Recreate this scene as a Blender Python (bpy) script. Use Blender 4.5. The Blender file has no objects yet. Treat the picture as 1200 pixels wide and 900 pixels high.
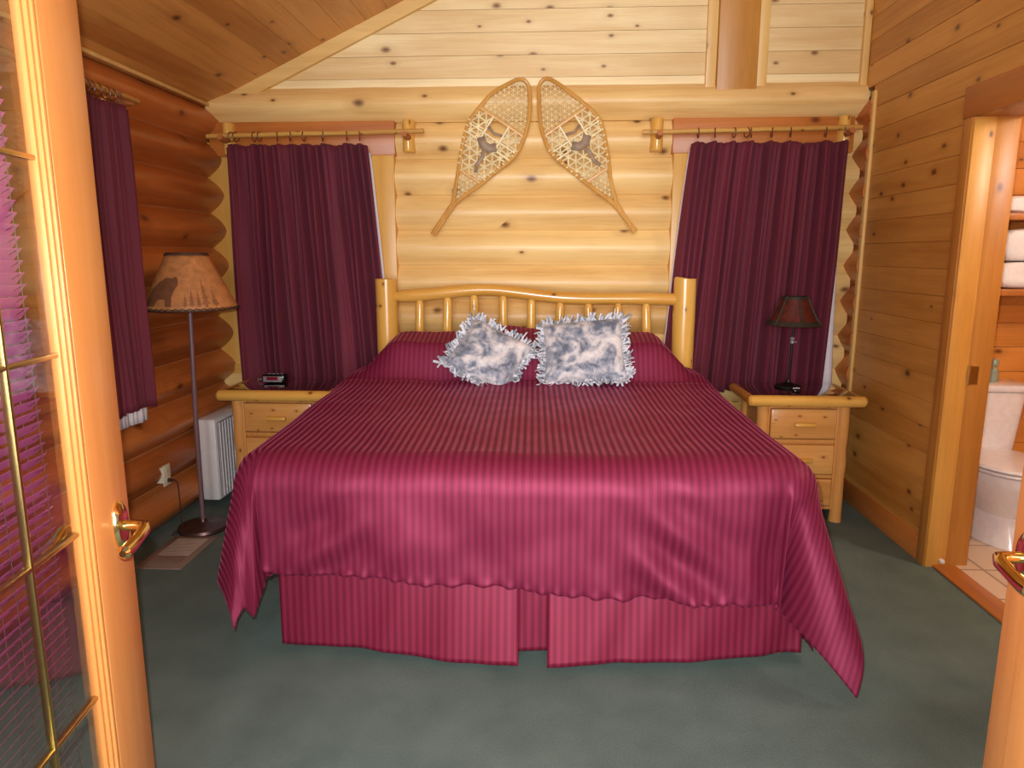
import bpy, bmesh, math, random
from mathutils import Vector, Matrix, noise
random.seed(7)
PI = math.pi
SC = bpy.context.scene
COL = SC.collection
V = Vector

# ------------------------------------------------------------------ materials
def lin(c):
    c = c / 255.0
    return c / 12.92 if c <= 0.04045 else ((c + 0.055) / 1.055) ** 2.4
def rgb(r, g, b): return (lin(r), lin(g), lin(b), 1)
MATS = {}
def newmat(name):
    m = bpy.data.materials.new(name); m.use_nodes = True
    nt = m.node_tree; nt.nodes.clear()
    out = nt.nodes.new('ShaderNodeOutputMaterial')
    p = nt.nodes.new('ShaderNodeBsdfPrincipled')
    nt.links.new(p.outputs[0], out.inputs[0])
    return m, nt, p
def N(nt, t, **kw):
    n = nt.nodes.new(t)
    for k, v in kw.items():
        if k in n.inputs: n.inputs[k].default_value = v
        else: setattr(n, k, v)
    return n
def math_(nt, op, a, b=None, c=None, clamp=False):
    n = nt.nodes.new('ShaderNodeMath'); n.operation = op; n.use_clamp = clamp
    for i, v in enumerate((a, b, c)):
        if v is None: continue
        if isinstance(v, (int, float)): n.inputs[i].default_value = v
        else: nt.links.new(v, n.inputs[i])
    return n.outputs[0]
def mixc(nt, fac, a, b, mode='MIX'):
    n = nt.nodes.new('ShaderNodeMix'); n.data_type = 'RGBA'; n.blend_type = mode
    for i, v in ((0, fac), (6, a), (7, b)):
        if isinstance(v, (int, float, tuple)): n.inputs[i].default_value = v
        else: nt.links.new(v, n.inputs[i])
    return n.outputs[2]
def ramp(nt, fac, stops):
    n = nt.nodes.new('ShaderNodeValToRGB')
    e = n.color_ramp.elements
    while len(e) < len(stops): e.new(0.5)
    for i, (p, c) in enumerate(stops):
        e[i].position = p; e[i].color = c
    nt.links.new(fac, n.inputs[0]); return n.outputs[0]
def bump(nt, p, h, s, d):
    b = N(nt, 'ShaderNodeBump', Strength=s, Distance=d)
    nt.links.new(h, b.inputs['Height']); nt.links.new(b.outputs[0], p.inputs['Normal'])
def plain(name, col, rough=0.5, metal=0.0, coat=0.0, noisy=0.0, spec=0.5):
    m, nt, p = newmat(name)
    p.inputs['Roughness'].default_value = rough; p.inputs['Metallic'].default_value = metal
    p.inputs['Coat Weight'].default_value = coat
    p.inputs['Specular IOR Level'].default_value = spec
    tc = N(nt, 'ShaderNodeTexCoord')
    nz = N(nt, 'ShaderNodeTexNoise', Scale=30.0, Detail=4.0)
    nt.links.new(tc.outputs['Object'], nz.inputs['Vector'])
    a = tuple(x * (1 - max(noisy, 0.04)) for x in col[:3]) + (1,)
    b = tuple(min(1, x * (1 + max(noisy, 0.04))) for x in col[:3]) + (1,)
    nt.links.new(ramp(nt, nz.outputs[0], [(0.3, a), (0.7, b)]), p.inputs['Base Color'])
    return m
def wood(name, light, dark, axis='X', across='Z', pitch=0.2, off=0.0, rough=0.38, knots=0.5, kscale=1.0, tint=0.12, grain=1.0, knotcol=(90, 38, 14), coat=0.0, dust=None):
    m, nt, p = newmat(name)
    p.inputs['Roughness'].default_value = rough
    p.inputs['Coat Weight'].default_value = coat
    p.inputs['Coat Roughness'].default_value = 0.25
    tc = N(nt, 'ShaderNodeTexCoord')
    sep = N(nt, 'ShaderNodeSeparateXYZ'); nt.links.new(tc.outputs['Object'], sep.inputs[0])
    cell = math_(nt, 'FLOOR', math_(nt, 'DIVIDE', math_(nt, 'SUBTRACT', sep.outputs[across], off), pitch))
    wn = N(nt, 'ShaderNodeTexWhiteNoise', noise_dimensions='1D'); nt.links.new(cell, wn.inputs['W'])
    # shift along the grain per board so the figure differs
    sh = N(nt, 'ShaderNodeCombineXYZ')
    s_ = math_(nt, 'MULTIPLY', wn.outputs['Value'], 37.0)
    for k in 'XYZ': nt.links.new(s_, sh.inputs[k])
    add = N(nt, 'ShaderNodeVectorMath', operation='ADD')
    nt.links.new(tc.outputs['Object'], add.inputs[0]); nt.links.new(sh.outputs[0], add.inputs[1])
    def mp(al, ac):
        n = N(nt, 'ShaderNodeMapping'); v = [ac] * 3; v['XYZ'.index(axis)] = al
        n.inputs['Scale'].default_value = v
        nt.links.new(add.outputs[0], n.inputs[0]); return n.outputs[0]
    g1 = N(nt, 'ShaderNodeTexNoise', Scale=1.0, Detail=6.0, Roughness=0.6, Distortion=0.6)
    nt.links.new(mp(0.9, 16.0), g1.inputs['Vector'])
    g2 = N(nt, 'ShaderNodeTexNoise', Scale=1.0, Detail=3.0, Roughness=0.5)
    nt.links.new(mp(1.3, 3.0), g2.inputs['Vector'])
    g3 = N(nt, 'ShaderNodeTexNoise', Scale=1.0, Detail=4.0, Roughness=0.7)
    nt.links.new(mp(4.0, 110.0), g3.inputs['Vector'])
    gg = math_(nt, 'ADD', math_(nt, 'MULTIPLY', g1.outputs[0], 0.55), math_(nt, 'MULTIPLY', g2.outputs[0], 0.45))
    gg = math_(nt, 'ADD', gg, math_(nt, 'MULTIPLY', math_(nt, 'SUBTRACT', g3.outputs[0], 0.5), 0.25))
    gg = math_(nt, 'ADD', gg, math_(nt, 'MULTIPLY', math_(nt, 'SUBTRACT', wn.outputs['Value'], 0.5), tint))
    c = ramp(nt, gg, [(0.5 - 0.22 / grain, dark), (0.5 + 0.17 / grain, light)])
    if knots > 0:
        n = N(nt, 'ShaderNodeTexVoronoi', voronoi_dimensions='2D', Scale=kscale, Randomness=1.0)
        s2 = N(nt, 'ShaderNodeSeparateXYZ'); nt.links.new(add.outputs[0], s2.inputs[0])
        ac_ = s2.outputs[across] if axis != 'Z' else math_(nt, 'ADD', s2.outputs['X'], s2.outputs['Y'])
        cb_ = N(nt, 'ShaderNodeCombineXYZ')
        nt.links.new(math_(nt, 'MULTIPLY', s2.outputs[axis], 2.6), cb_.inputs[0]); nt.links.new(math_(nt, 'MULTIPLY', ac_, 4.4), cb_.inputs[1])
        nt.links.new(cb_.outputs[0], n.inputs['Vector'])
        sc = N(nt, 'ShaderNodeSeparateColor'); nt.links.new(n.outputs['Color'], sc.inputs[0])
        gate = math_(nt, 'LESS_THAN', sc.outputs[0], knots)
        size = math_(nt, 'ADD', math_(nt, 'MULTIPLY', sc.outputs[1], 0.06), 0.035)
        d = math_(nt, 'DIVIDE', n.outputs['Distance'], size)
        d = math_(nt, 'ADD', d, math_(nt, 'MULTIPLY', math_(nt, 'SUBTRACT', g3.outputs[0], 0.5), 0.8))
        core = math_(nt, 'MULTIPLY', math_(nt, 'SUBTRACT', 1.35, d, clamp=True), gate)
        halo = math_(nt, 'MULTIPLY', math_(nt, 'MULTIPLY', math_(nt, 'SUBTRACT', 1.0, math_(nt, 'DIVIDE', d, 3.2), clamp=True), gate), 0.45)
        c = mixc(nt, halo, c, tuple(x * 0.75 for x in dark[:3]) + (1,))
        c = mixc(nt, math_(nt, 'MULTIPLY', core, 0.85, clamp=True), c, rgb(*knotcol))
    if dust:
        fz = math_(nt, 'FRACT', math_(nt, 'DIVIDE', math_(nt, 'SUBTRACT', sep.outputs[across], off), pitch))
        e_ = math_(nt, 'ABSOLUTE', math_(nt, 'SUBTRACT', fz, 0.5))
        dm = math_(nt, 'MULTIPLY', math_(nt, 'SUBTRACT', math_(nt, 'ADD', e_, math_(nt, 'MULTIPLY', g2.outputs[0], 0.02)), 0.487), 60.0, clamp=True)
        c = mixc(nt, math_(nt, 'MULTIPLY', dm, 0.7), c, dust)
    nt.links.new(c, p.inputs['Base Color'])
    bump(nt, p, g1.outputs[0], 0.12, 0.01)
    return m
def striped(name, ca, cb, pitch, ra, rb, sheen_a=0.3, sheen_b=0.0, sh_col=(1, .5, .6, 1), spec=0.4, metal=0.0):
    m, nt, p = newmat(name)
    uv = N(nt, 'ShaderNodeUVMap')
    sep = N(nt, 'ShaderNodeSeparateXYZ'); nt.links.new(uv.outputs[0], sep.inputs[0])
    fr = math_(nt, 'FRACT', math_(nt, 'DIVIDE', sep.outputs['X'], pitch))
    tri = math_(nt, 'ABSOLUTE', math_(nt, 'SUBTRACT', fr, 0.5))          # 0..0.5
    msk = math_(nt, 'MULTIPLY', math_(nt, 'SUBTRACT', tri, 0.22), 18.0, clamp=True)
    nz = N(nt, 'ShaderNodeTexNoise', Scale=3.0, Detail=4.0); tc = N(nt, 'ShaderNodeTexCoord')
    nt.links.new(tc.outputs['Object'], nz.inputs['Vector'])
    c = mixc(nt, msk, ca, cb)
    c = mixc(nt, math_(nt, 'MULTIPLY', nz.outputs[0], 0.18), c, tuple(x * 1.5 for x in ca[:3]) + (1,))
    nt.links.new(c, p.inputs['Base Color'])
    nt.links.new(math_(nt, 'ADD', math_(nt, 'MULTIPLY', msk, rb - ra), ra), p.inputs['Roughness'])
    nt.links.new(math_(nt, 'ADD', math_(nt, 'MULTIPLY', msk, sheen_b - sheen_a), sheen_a), p.inputs['Sheen Weight'])
    p.inputs['Sheen Roughness'].default_value = 0.4; p.inputs['Metallic'].default_value = metal
    p.inputs['Sheen Tint'].default_value = sh_col
    p.inputs['Specular IOR Level'].default_value = spec
    p.inputs['Specular Tint'].default_value = (1, .55, .65, 1)
    n2 = N(nt, 'ShaderNodeTexNoise', Scale=420.0, Detail=2.0); nt.links.new(tc.outputs['Object'], n2.inputs['Vector'])
    bump(nt, p, n2.outputs[0], 0.06, 0.002)
    return m

M = {}
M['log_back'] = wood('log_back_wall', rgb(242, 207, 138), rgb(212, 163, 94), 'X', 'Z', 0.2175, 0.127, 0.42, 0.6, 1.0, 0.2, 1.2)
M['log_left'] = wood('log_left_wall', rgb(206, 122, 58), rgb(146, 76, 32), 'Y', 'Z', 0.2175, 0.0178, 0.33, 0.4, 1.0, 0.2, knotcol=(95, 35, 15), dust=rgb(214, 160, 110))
M['gable'] = wood('gable_boards', rgb(242, 222, 170), rgb(218, 185, 127), 'X', 'Z', 0.128, -0.007, 0.42, 0.55, 1.2, 0.25, 1.3, knotcol=(110, 52, 24))
M['plank_right'] = wood('right_wall_boards', rgb(214, 156, 78), rgb(178, 119, 50), 'Y', 'Z', 0.128, 0.024, 0.36, 0.5, 1.25, 0.2, 1.2)
M['ceil'] = wood('ceiling_boards', rgb(222, 161, 85), rgb(182, 119, 56), 'Y', 'X', 0.135, -2.19, 0.4, 0.65, 1.2, 0.3, 1.2)
M['trim_v'] = wood('pale_trim_upright', rgb(236, 199, 124), rgb(204, 155, 79), 'Z', 'X', 5, 1, 0.4, 0.25, 1.5, 0)
M['trim_x'] = wood('pale_trim_level', rgb(236, 203, 133), rgb(208, 165, 92), 'X', 'Z', 5, 1, 0.4, 0.2, 1.5, 0)
M['case_v'] = wood('casing_upright', rgb(230, 183, 97), rgb(202, 145, 62), 'Z', 'X', 5, 1, 0.38, 0.2, 1.5, 0)
M['header'] = wood('header_board', rgb(202, 126, 58), rgb(164, 90, 35), 'X', 'Z', 5, 1, 0.4, 0.2, 1.2, 0)
M['post_v'] = wood('upright_timber', rgb(202, 145, 64), rgb(164, 107, 39), 'Z', 'X', 5, 1, 0.4, 0.3, 1.2, 0)
M['casing_y'] = wood('dark_casing', rgb(202, 128, 60), rgb(164, 96, 40), 'Y', 'Z', 5, 1, 0.4, 0.2, 1.2, 0)
M['jamb'] = wood('jamb_timber', rgb(226, 169, 81), rgb(192, 128, 52), 'Z', 'X', 5, 1, 0.4, 0.3, 1.6, 0)
M['jamb2'] = wood('jamb_timber_brown', rgb(200, 137, 60), rgb(164, 102, 39), 'Z', 'X', 5, 1, 0.4, 0.35, 1.6, 0)
M['fir_v'] = wood('door_fir_upright', rgb(222, 150, 84), rgb(204, 128, 64), 'Z', 'X', 5, 1, 0.28, 0, 1, 0, 0.8)
M['fir_y'] = wood('door_fir_level', rgb(222, 143, 60), rgb(196, 115, 41), 'Y', 'Z', 5, 1, 0.28, 0, 1, 0, 0.8)
M['pine_v'] = wood('pine_log_upright', rgb(234, 186, 94), rgb(206, 146, 60), 'Z', 'X', 5, 1, 0.22, 0.3, 2.4, 0, coat=0.3)
M['pine_x'] = wood('pine_log_level', rgb(232, 181, 90), rgb(200, 140, 55), 'X', 'Z', 5, 1, 0.22, 0.3, 2.4, 0, coat=0.3)
M['pine_y'] = wood('pine_log_deep', rgb(210, 150, 69), rgb(174, 113, 41), 'Y', 'Z', 5, 1, 0.25, 0.3, 2.4, 0, coat=0.2)
M['stand_x'] = wood('stand_pine_level', rgb(232, 172, 98), rgb(200, 136, 70), 'X', 'Z', 0.11, 0.02, 0.25, 0.5, 3.2, 0.15, coat=0.2, knotcol=(130, 50, 18))
M['stand_v'] = wood('stand_pine_upright', rgb(226, 164, 92), rgb(196, 130, 64), 'Z', 'X', 5, 1, 0.25, 0.2, 2.4, 0, coat=0.2)
M['rod'] = wood('peeled_pole', rgb(218, 171, 89), rgb(172, 119, 52), 'X', 'Z', 5, 1, 0.35, 0.3, 4.0, 0)
M['rod_y'] = wood('peeled_pole_deep', rgb(202, 149, 78), rgb(156, 100, 44), 'Y', 'Z', 5, 1, 0.35, 0.3, 4.0, 0)
M['shoe_wood'] = wood('bent_ash', rgb(218, 167, 85), rgb(184, 126, 56), 'Z', 'X', 5, 1, 0.3, 0, 1, 0)
M['end_grain'] = plain('cut_log_end', rgb(176, 104, 54), 0.6, noisy=0.2)
M['rawhide'] = plain('rawhide', rgb(240, 222, 176), 0.4, noisy=0.2)
M['leather'] = plain('grey_leather', rgb(156, 134, 112), 0.6, noisy=0.2)
M['brass'] = plain('brass', rgb(232, 206, 146), 0.14, 1.0)
M['came'] = plain('brass_came', rgb(176, 156, 100), 0.3, 1.0)
M['bronze'] = plain('dark_bronze', rgb(96, 72, 70), 0.35, 0.7)
M['pole_metal'] = plain('mauve_brown_metal', rgb(128, 100, 106), 0.35, 0.2)
M['black'] = plain('black_plastic', rgb(18, 18, 20), 0.22)
M['blackiron'] = plain('black_iron', rgb(28, 28, 26), 0.4, 0.5)
M['whitep'] = plain('white_enamel', rgb(226, 224, 226), 0.35)
M['grille'] = plain('grey_grille', rgb(70, 68, 72), 0.5)
M['ceramic'] = plain('white_ceramic', rgb(238, 232, 232), 0.12, coat=0.4)
M['towel'] = plain('white_towel', rgb(240, 236, 234), 0.95, noisy=0.05)
M['lining'] = plain('white_lining', rgb(232, 224, 232), 0.9)
M['ivory'] = plain('ivory_plastic', rgb(222, 212, 186), 0.4)
M['vent'] = plain('taupe_steel', rgb(150, 128, 116), 0.4, 0.2)
M['cord'] = plain('brown_cord', rgb(60, 40, 34), 0.5)
M['ringwood'] = plain('brown_ring', rgb(112, 58, 28), 0.35)
M['hinge'] = plain('aged_brass_hinge', rgb(170, 130, 66), 0.3, 0.9)
M['chrome'] = plain('chrome', rgb(210, 210, 212), 0.1, 1.0)
M['mirror_top'] = plain('dark_glossy_top', rgb(58, 22, 20), 0.03, 0.0, 1.0, spec=1.0)
M['displayred'] = plain('red_display', rgb(120, 26, 44), 0.15)
M['silver'] = plain('silver_plastic', rgb(150, 148, 152), 0.25, 0.3)
M['shade_red'] = plain('red_leather_shade', rgb(84, 26, 14), 0.6, noisy=0.35)
M['shade_trim'] = plain('dark_green_trim', rgb(46, 42, 34), 0.6, noisy=0.2)
M['parchment'] = plain('parchment_shade', rgb(188, 128, 76), 0.55, noisy=0.22)
M['motif'] = plain('brown_motif', rgb(118, 76, 50), 0.6, noisy=0.2)
M['motif_light'] = plain('faded_motif', rgb(146, 96, 62), 0.6, noisy=0.2)
M['stitch'] = plain('dark_lacing', rgb(64, 44, 34), 0.6)
M['paperlining'] = plain('white_shade_lining', rgb(226, 220, 214), 0.7)
M['mattress'] = plain('mattress_cloth', rgb(214, 208, 200), 0.9)
M['bulb'] = plain('frosted_bulb', rgb(236, 232, 224), 0.3)
M['blind'] = plain('mauve_blind', rgb(196, 104, 166), 0.35, 0.1)
M['tile_grout'] = plain('grout', rgb(160, 140, 120), 0.8)

def curtain_mat():
    m, nt, p = newmat('maroon_curtain_cloth')
    tc = N(nt, 'ShaderNodeTexCoord')
    nz = N(nt, 'ShaderNodeTexNoise', Scale=260.0, Detail=2.0); nt.links.new(tc.outputs['Object'], nz.inputs['Vector'])
    mp = N(nt, 'ShaderNodeMapping'); mp.inputs['Scale'].default_value = (6, 6, 1.0); nt.links.new(tc.outputs['Object'], mp.inputs[0])
    n2 = N(nt, 'ShaderNodeTexNoise', Scale=1.0, Detail=3.0); nt.links.new(mp.outputs[0], n2.inputs['Vector'])
    s = math_(nt, 'ADD', math_(nt, 'MULTIPLY', nz.outputs[0], 0.4), math_(nt, 'MULTIPLY', n2.outputs[0], 0.6))
    nt.links.new(ramp(nt, s, [(0.3, rgb(84, 24, 40)), (0.7, rgb(116, 34, 54))]), p.inputs['Base Color'])
    p.inputs['Roughness'].default_value = 0.8; p.inputs['Sheen Weight'].default_value = 0.05
    p.inputs['Sheen Tint'].default_value = (1, .5, .65, 1)
    bump(nt, p, nz.outputs[0], 0.1, 0.002)
    return m
M['curtain'] = curtain_mat()
M['comforter'] = striped('maroon_striped_satin', rgb(126, 35, 66), rgb(106, 24, 52), 0.0275, 0.56, 0.56, 0.26, 0.0, (.9, .2, .42, 1), 0.6, 0.36)
M['skirt'] = striped('maroon_striped_satin_skirt', rgb(128, 32, 58), rgb(104, 20, 44), 0.0275, 0.52, 0.52, 0.12, 0.0, (.9, .25, .4, 1), 0.6, 0.3)
def carpet_mat():
    m, nt, p = newmat('dark_green_carpet')
    tc = N(nt, 'ShaderNodeTexCoord')
    a = N(nt, 'ShaderNodeTexNoise', Scale=300.0, Detail=3.0); nt.links.new(tc.outputs['Object'], a.inputs['Vector'])
    b = N(nt, 'ShaderNodeTexNoise', Scale=5.0, Detail=5.0); nt.links.new(tc.outputs['Object'], b.inputs['Vector'])
    s = math_(nt, 'ADD', math_(nt, 'MULTIPLY', a.outputs[0], 0.6), math_(nt, 'MULTIPLY', b.outputs[0], 0.4))
    nt.links.new(ramp(nt, s, [(0.35, rgb(86, 102, 98)), (0.65, rgb(112, 128, 122))]), p.inputs['Base Color'])
    p.inputs['Roughness'].default_value = 1.0; p.inputs['Specular IOR Level'].default_value = 0.1
    bump(nt, p, a.outputs[0], 0.6, 0.006)
    return m
M['carpet'] = carpet_mat()
def tile_mat():
    m, nt, p = newmat('beige_tile')
    tc = N(nt, 'ShaderNodeTexCoord')
    mp = N(nt, 'ShaderNodeMapping'); mp.inputs['Rotation'].default_value = (0, 0, 0.0)
    nt.links.new(tc.outputs['Object'], mp.inputs[0])
    br = N(nt, 'ShaderNodeTexBrick', offset=0.0, Scale=1.0)
    br.inputs['Brick Width'].default_value = 0.3; br.inputs['Row Height'].default_value = 0.3
    br.inputs['Mortar Size'].default_value = 0.006
    br.inputs['Color1'].default_value = rgb(226, 204, 178); br.inputs['Color2'].default_value = rgb(216, 192, 164)
    br.inputs['Mortar'].default_value = rgb(160, 132, 108)
    nt.links.new(mp.outputs[0], br.inputs['Vector']); nt.links.new(br.outputs[0], p.inputs['Base Color'])
    p.inputs['Roughness'].default_value = 0.35
    return m
M['tile'] = tile_mat()
def glass_mat():
    m = bpy.data.materials.new('clear_glass'); m.use_nodes = True; nt = m.node_tree; nt.nodes.clear()
    out = nt.nodes.new('ShaderNodeOutputMaterial'); mix = nt.nodes.new('ShaderNodeMixShader')
    tr = N(nt, 'ShaderNodeBsdfTransparent'); gl = N(nt, 'ShaderNodeBsdfGlossy', Roughness=0.01)
    fr = N(nt, 'ShaderNodeLayerWeight', Blend=0.5)
    f2 = math_(nt, 'ADD', math_(nt, 'MULTIPLY', math_(nt, 'POWER', fr.outputs['Facing'], 4.0), 0.9), 0.05, clamp=True)
    nt.links.new(f2, mix.inputs[0]); nt.links.new(tr.outputs[0], mix.inputs[1]); nt.links.new(gl.outputs[0], mix.inputs[2])
    nt.links.new(mix.outputs[0], out.inputs[0]); return m
M['glass'] = glass_mat()
def toss_mat():
    m, nt, p = newmat('grey_white_fleece')
    tc = N(nt, 'ShaderNodeTexCoord')
    n = N(nt, 'ShaderNodeTexNoise', Scale=9.0, Detail=5.0, Distortion=1.2); nt.links.new(tc.outputs['Object'], n.inputs['Vector'])
    v = N(nt, 'ShaderNodeTexNoise', Scale=26.0, Detail=4.0, Distortion=0.8); nt.links.new(tc.outputs['Object'], v.inputs['Vector'])
    s = math_(nt, 'ADD', math_(nt, 'MULTIPLY', n.outputs[0], 0.68), math_(nt, 'MULTIPLY', v.outputs[0], 0.32))
    nt.links.new(ramp(nt, s, [(0.38, rgb(96, 104, 120)), (0.46, rgb(146, 150, 162)), (0.53, rgb(194, 190, 192)), (0.64, rgb(222, 216, 214))]), p.inputs['Base Color'])
    p.inputs['Roughness'].default_value = 0.95; p.inputs['Sheen Weight'].default_value = 0.2
    bump(nt, p, v.outputs[0], 0.4, 0.006)
    return m
M['fleece'] = toss_mat()
M['fringe'] = plain('fleece_fringe', rgb(206, 208, 216), 0.95, noisy=0.25)
M['fringe_dark'] = plain('fleece_fringe_grey', rgb(150, 156, 168), 0.95, noisy=0.3)

# ------------------------------------------------------------------ mesh helpers
def BM(): return bmesh.new()
def box(bm, x0, x1, y0, y1, z0, z1, bev=0.0, rot=None, piv=None):
    r = bmesh.ops.create_cube(bm, size=1.0)
    vs = r['verts']
    c = V(((x0 + x1) / 2, (y0 + y1) / 2, (z0 + z1) / 2))
    for v in vs:
        v.co = V((v.co.x * (x1 - x0), v.co.y * (y1 - y0), v.co.z * (z1 - z0))) + c
    if bev > 0:
        es = list({e for v in vs for e in v.link_edges})
        q = bmesh.ops.bevel(bm, geom=es, offset=bev, segments=2, affect='EDGES', profile=0.5)
        vs = list({v for f in q['faces'] for v in f.verts} | {v for v in vs if v.is_valid})
        # collect whole island
        seen = set(vs); st = list(vs)
        while st:
            v = st.pop()
            for e in v.link_edges:
                o = e.other_vert(v)
                if o not in seen: seen.add(o); st.append(o)
        vs = list(seen)
    if rot is not None:
        for v in vs: v.co = rot @ (v.co - piv) + piv
    return vs
def tube(bm, pts, rad, seg=10, closed=False, cap=True, flat=1.0, up=None):
    pts = [V(p) for p in pts]; n = len(pts)
    rads = rad if isinstance(rad, (list, tuple)) else [rad] * n
    rings = []
    prev = None
    for i in range(n):
        if closed: t = pts[(i + 1) % n] - pts[i - 1]
        else: t = pts[min(i + 1, n - 1)] - pts[max(i - 1, 0)]
        t.normalize()
        if prev is None:
            a = V(up) if up else (V((0, 0, 1)) if abs(t.z) < 0.9 else V((1, 0, 0)))
        else: a = prev
        u = a - t * a.dot(t)
        if u.length < 1e-6: u = t.orthogonal()
        u.normalize(); prev = u; w = t.cross(u)
        rings.append([bm.verts.new(pts[i] + u * (rads[i] * math.cos(2 * PI * k / seg)) + w * (rads[i] * flat * math.sin(2 * PI * k / seg))) for k in range(seg)])
    m = n if closed else n - 1
    for i in range(m):
        a, b = rings[i], rings[(i + 1) % n]
        for k in range(seg):
            bm.faces.new((a[k], a[(k + 1) % seg], b[(k + 1) % seg], b[k]))
    if cap and not closed:
        bm.faces.new(list(reversed(rings[0]))); bm.faces.new(rings[-1])
    return rings
def lathe(bm, prof, c=(0, 0, 0), seg=32, axis='Z', capends=True):
    rings = []
    c = V(c)
    for r, h in prof:
        ring = []
        for k in range(seg):
            a = 2 * PI * k / seg
            x, y = r * math.cos(a), r * math.sin(a)
            p = {'Z': V((x, y, h)), 'Y': V((x, h, y)), 'X': V((h, x, y))}[axis]
            ring.append(bm.verts.new(c + p))
        rings.append(ring)
    for a, b in zip(rings, rings[1:]):
        for k in range(seg): bm.faces.new((a[k], a[(k + 1) % seg], b[(k + 1) % seg], b[k]))
    if capends:
        if prof[0][0] > 1e-5: bm.faces.new(list(reversed(rings[0])))
        if prof[-1][0] > 1e-5: bm.faces.new(rings[-1])
    return rings
def prism(bm, poly, d0, d1, plane='XZ'):
    def P(u, v, d): return {'XZ': V((u, d, v)), 'XY': V((u, v, d)), 'YZ': V((d, u, v))}[plane]
    a = [bm.verts.new(P(u, v, d0)) for u, v in poly]; b = [bm.verts.new(P(u, v, d1)) for u, v in poly]
    n = len(poly)
    bm.faces.new(a); bm.faces.new(list(reversed(b)))
    for i in range(n): bm.faces.new((a[i], b[i], b[(i + 1) % n], a[(i + 1) % n]))
def grid(bm, fn, nu, nv, uvfn=None, closed_u=False):
    vs = [[bm.verts.new(fn(i / nu, j / nv)) for j in range(nv + 1)] for i in range(nu + (0 if closed_u else 1))]
    uvl = bm.loops.layers.uv.verify() if uvfn else None
    m = len(vs)
    for i in range(nu):
        for j in range(nv):
            f = bm.faces.new((vs[i][j], vs[(i + 1) % m][j], vs[(i + 1) % m][j + 1], vs[i][j + 1]))
            if uvl:
                for lp, (a, b) in zip(f.loops, ((i, j), (i + 1, j), (i + 1, j + 1), (i, j + 1))):
                    lp[uvl].uv = uvfn(a / nu, b / nv)
    return vs
def wpos(o):
    p = V((0, 0, 0))
    while o is not None: p += V(o.location); o = o.parent
    return p
def obj(name, bm, mat, parent=None, loc=None, smooth=True, recalc=True, solid=None, sub=0, auto=35):
    """mesh given in world coordinates -> one object"""
    if recalc: bmesh.ops.recalc_face_normals(bm, faces=bm.faces)
    me = bpy.data.meshes.new(name); 
    base = wpos(parent) if parent is not None else V(loc or (0, 0, 0))
    if parent is None and loc is None:
        xs = [v.co for v in bm.verts]
        base = V((sum(c.x for c in xs) / len(xs), sum(c.y for c in xs) / len(xs), min(c.z for c in xs)))
    bmesh.ops.translate(bm, verts=bm.verts, vec=-base)
    if smooth:
        for f in bm.faces: f.smooth = True
        for e in bm.edges:
            if len(e.link_faces) == 2 and e.calc_face_angle(0) > math.radians(auto): e.smooth = False
    bm.to_mesh(me); bm.free()
    mats = mat if isinstance(mat, (list, tuple)) else [mat]
    for m in mats: me.materials.append(M[m] if isinstance(m, str) else m)
    o = bpy.data.objects.new(name, me); COL.objects.link(o)
    if parent is not None: o.parent = parent
    else: o.location = base
    if solid:
        s = o.modifiers.new('Solidify', 'SOLIDIFY'); s.thickness = solid; s.offset = -1
    if sub:
        s = o.modifiers.new('Subdivision', 'SUBSURF'); s.levels = sub; s.render_levels = sub
    return o
def thing(name, label, cat, loc, group=None):
    o = bpy.data.objects.new(name, None); COL.objects.link(o); o.location = loc
    o.empty_display_size = 0.1
    o['label'] = label; o['category'] = cat
    if group: o['group'] = group
    return o
def tag(o, label, cat, group=None):
    o['label'] = label; o['category'] = cat
    if group: o['group'] = group
    return o
def struct(name, bm, mat, parent=None, loc=(0, 0, 0), **kw):
    o = obj(name, bm, mat, parent, loc=None if parent is not None else loc, **kw)
    if parent is None: o['kind'] = 'structure'
    return o
def sempty(name, loc=(0, 0, 0)):
    o = bpy.data.objects.new(name, None); COL.objects.link(o); o.location = loc; o['kind'] = 'structure'
    return o
def copytree(o, parent=None, off=None):
    c = o.copy(); COL.objects.link(c)
    if parent is not None: c.parent = parent
    if off is not None: c.location = V(o.location) + V(off)
    for ch in list(o.children): copytree(ch, c)
    return c
def fbm(x, y, z=0.0): return noise.fractal(V((x, y, z)), 1.0, 2.0, 3)

# ------------------------------------------------------------------ room dimensions
H = 1.5
XL, XR, D = -2.14, 1.855, 4.55
SEAM0, PITCH = 0.127, 0.2175           # back wall log seams; the left wall sits half a course lower
ZG = 2.425                              # foot of the gable boarding
SL = 0.463                              # ceiling slope
XRIDGE = 1.09
def zceil(x): return 2.40 + (x - XL) * SL if x < XRIDGE else 2.40 + (XRIDGE - XL) * SL - (x - XRIDGE) * SL
YF = 0.45                               # front wall

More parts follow.
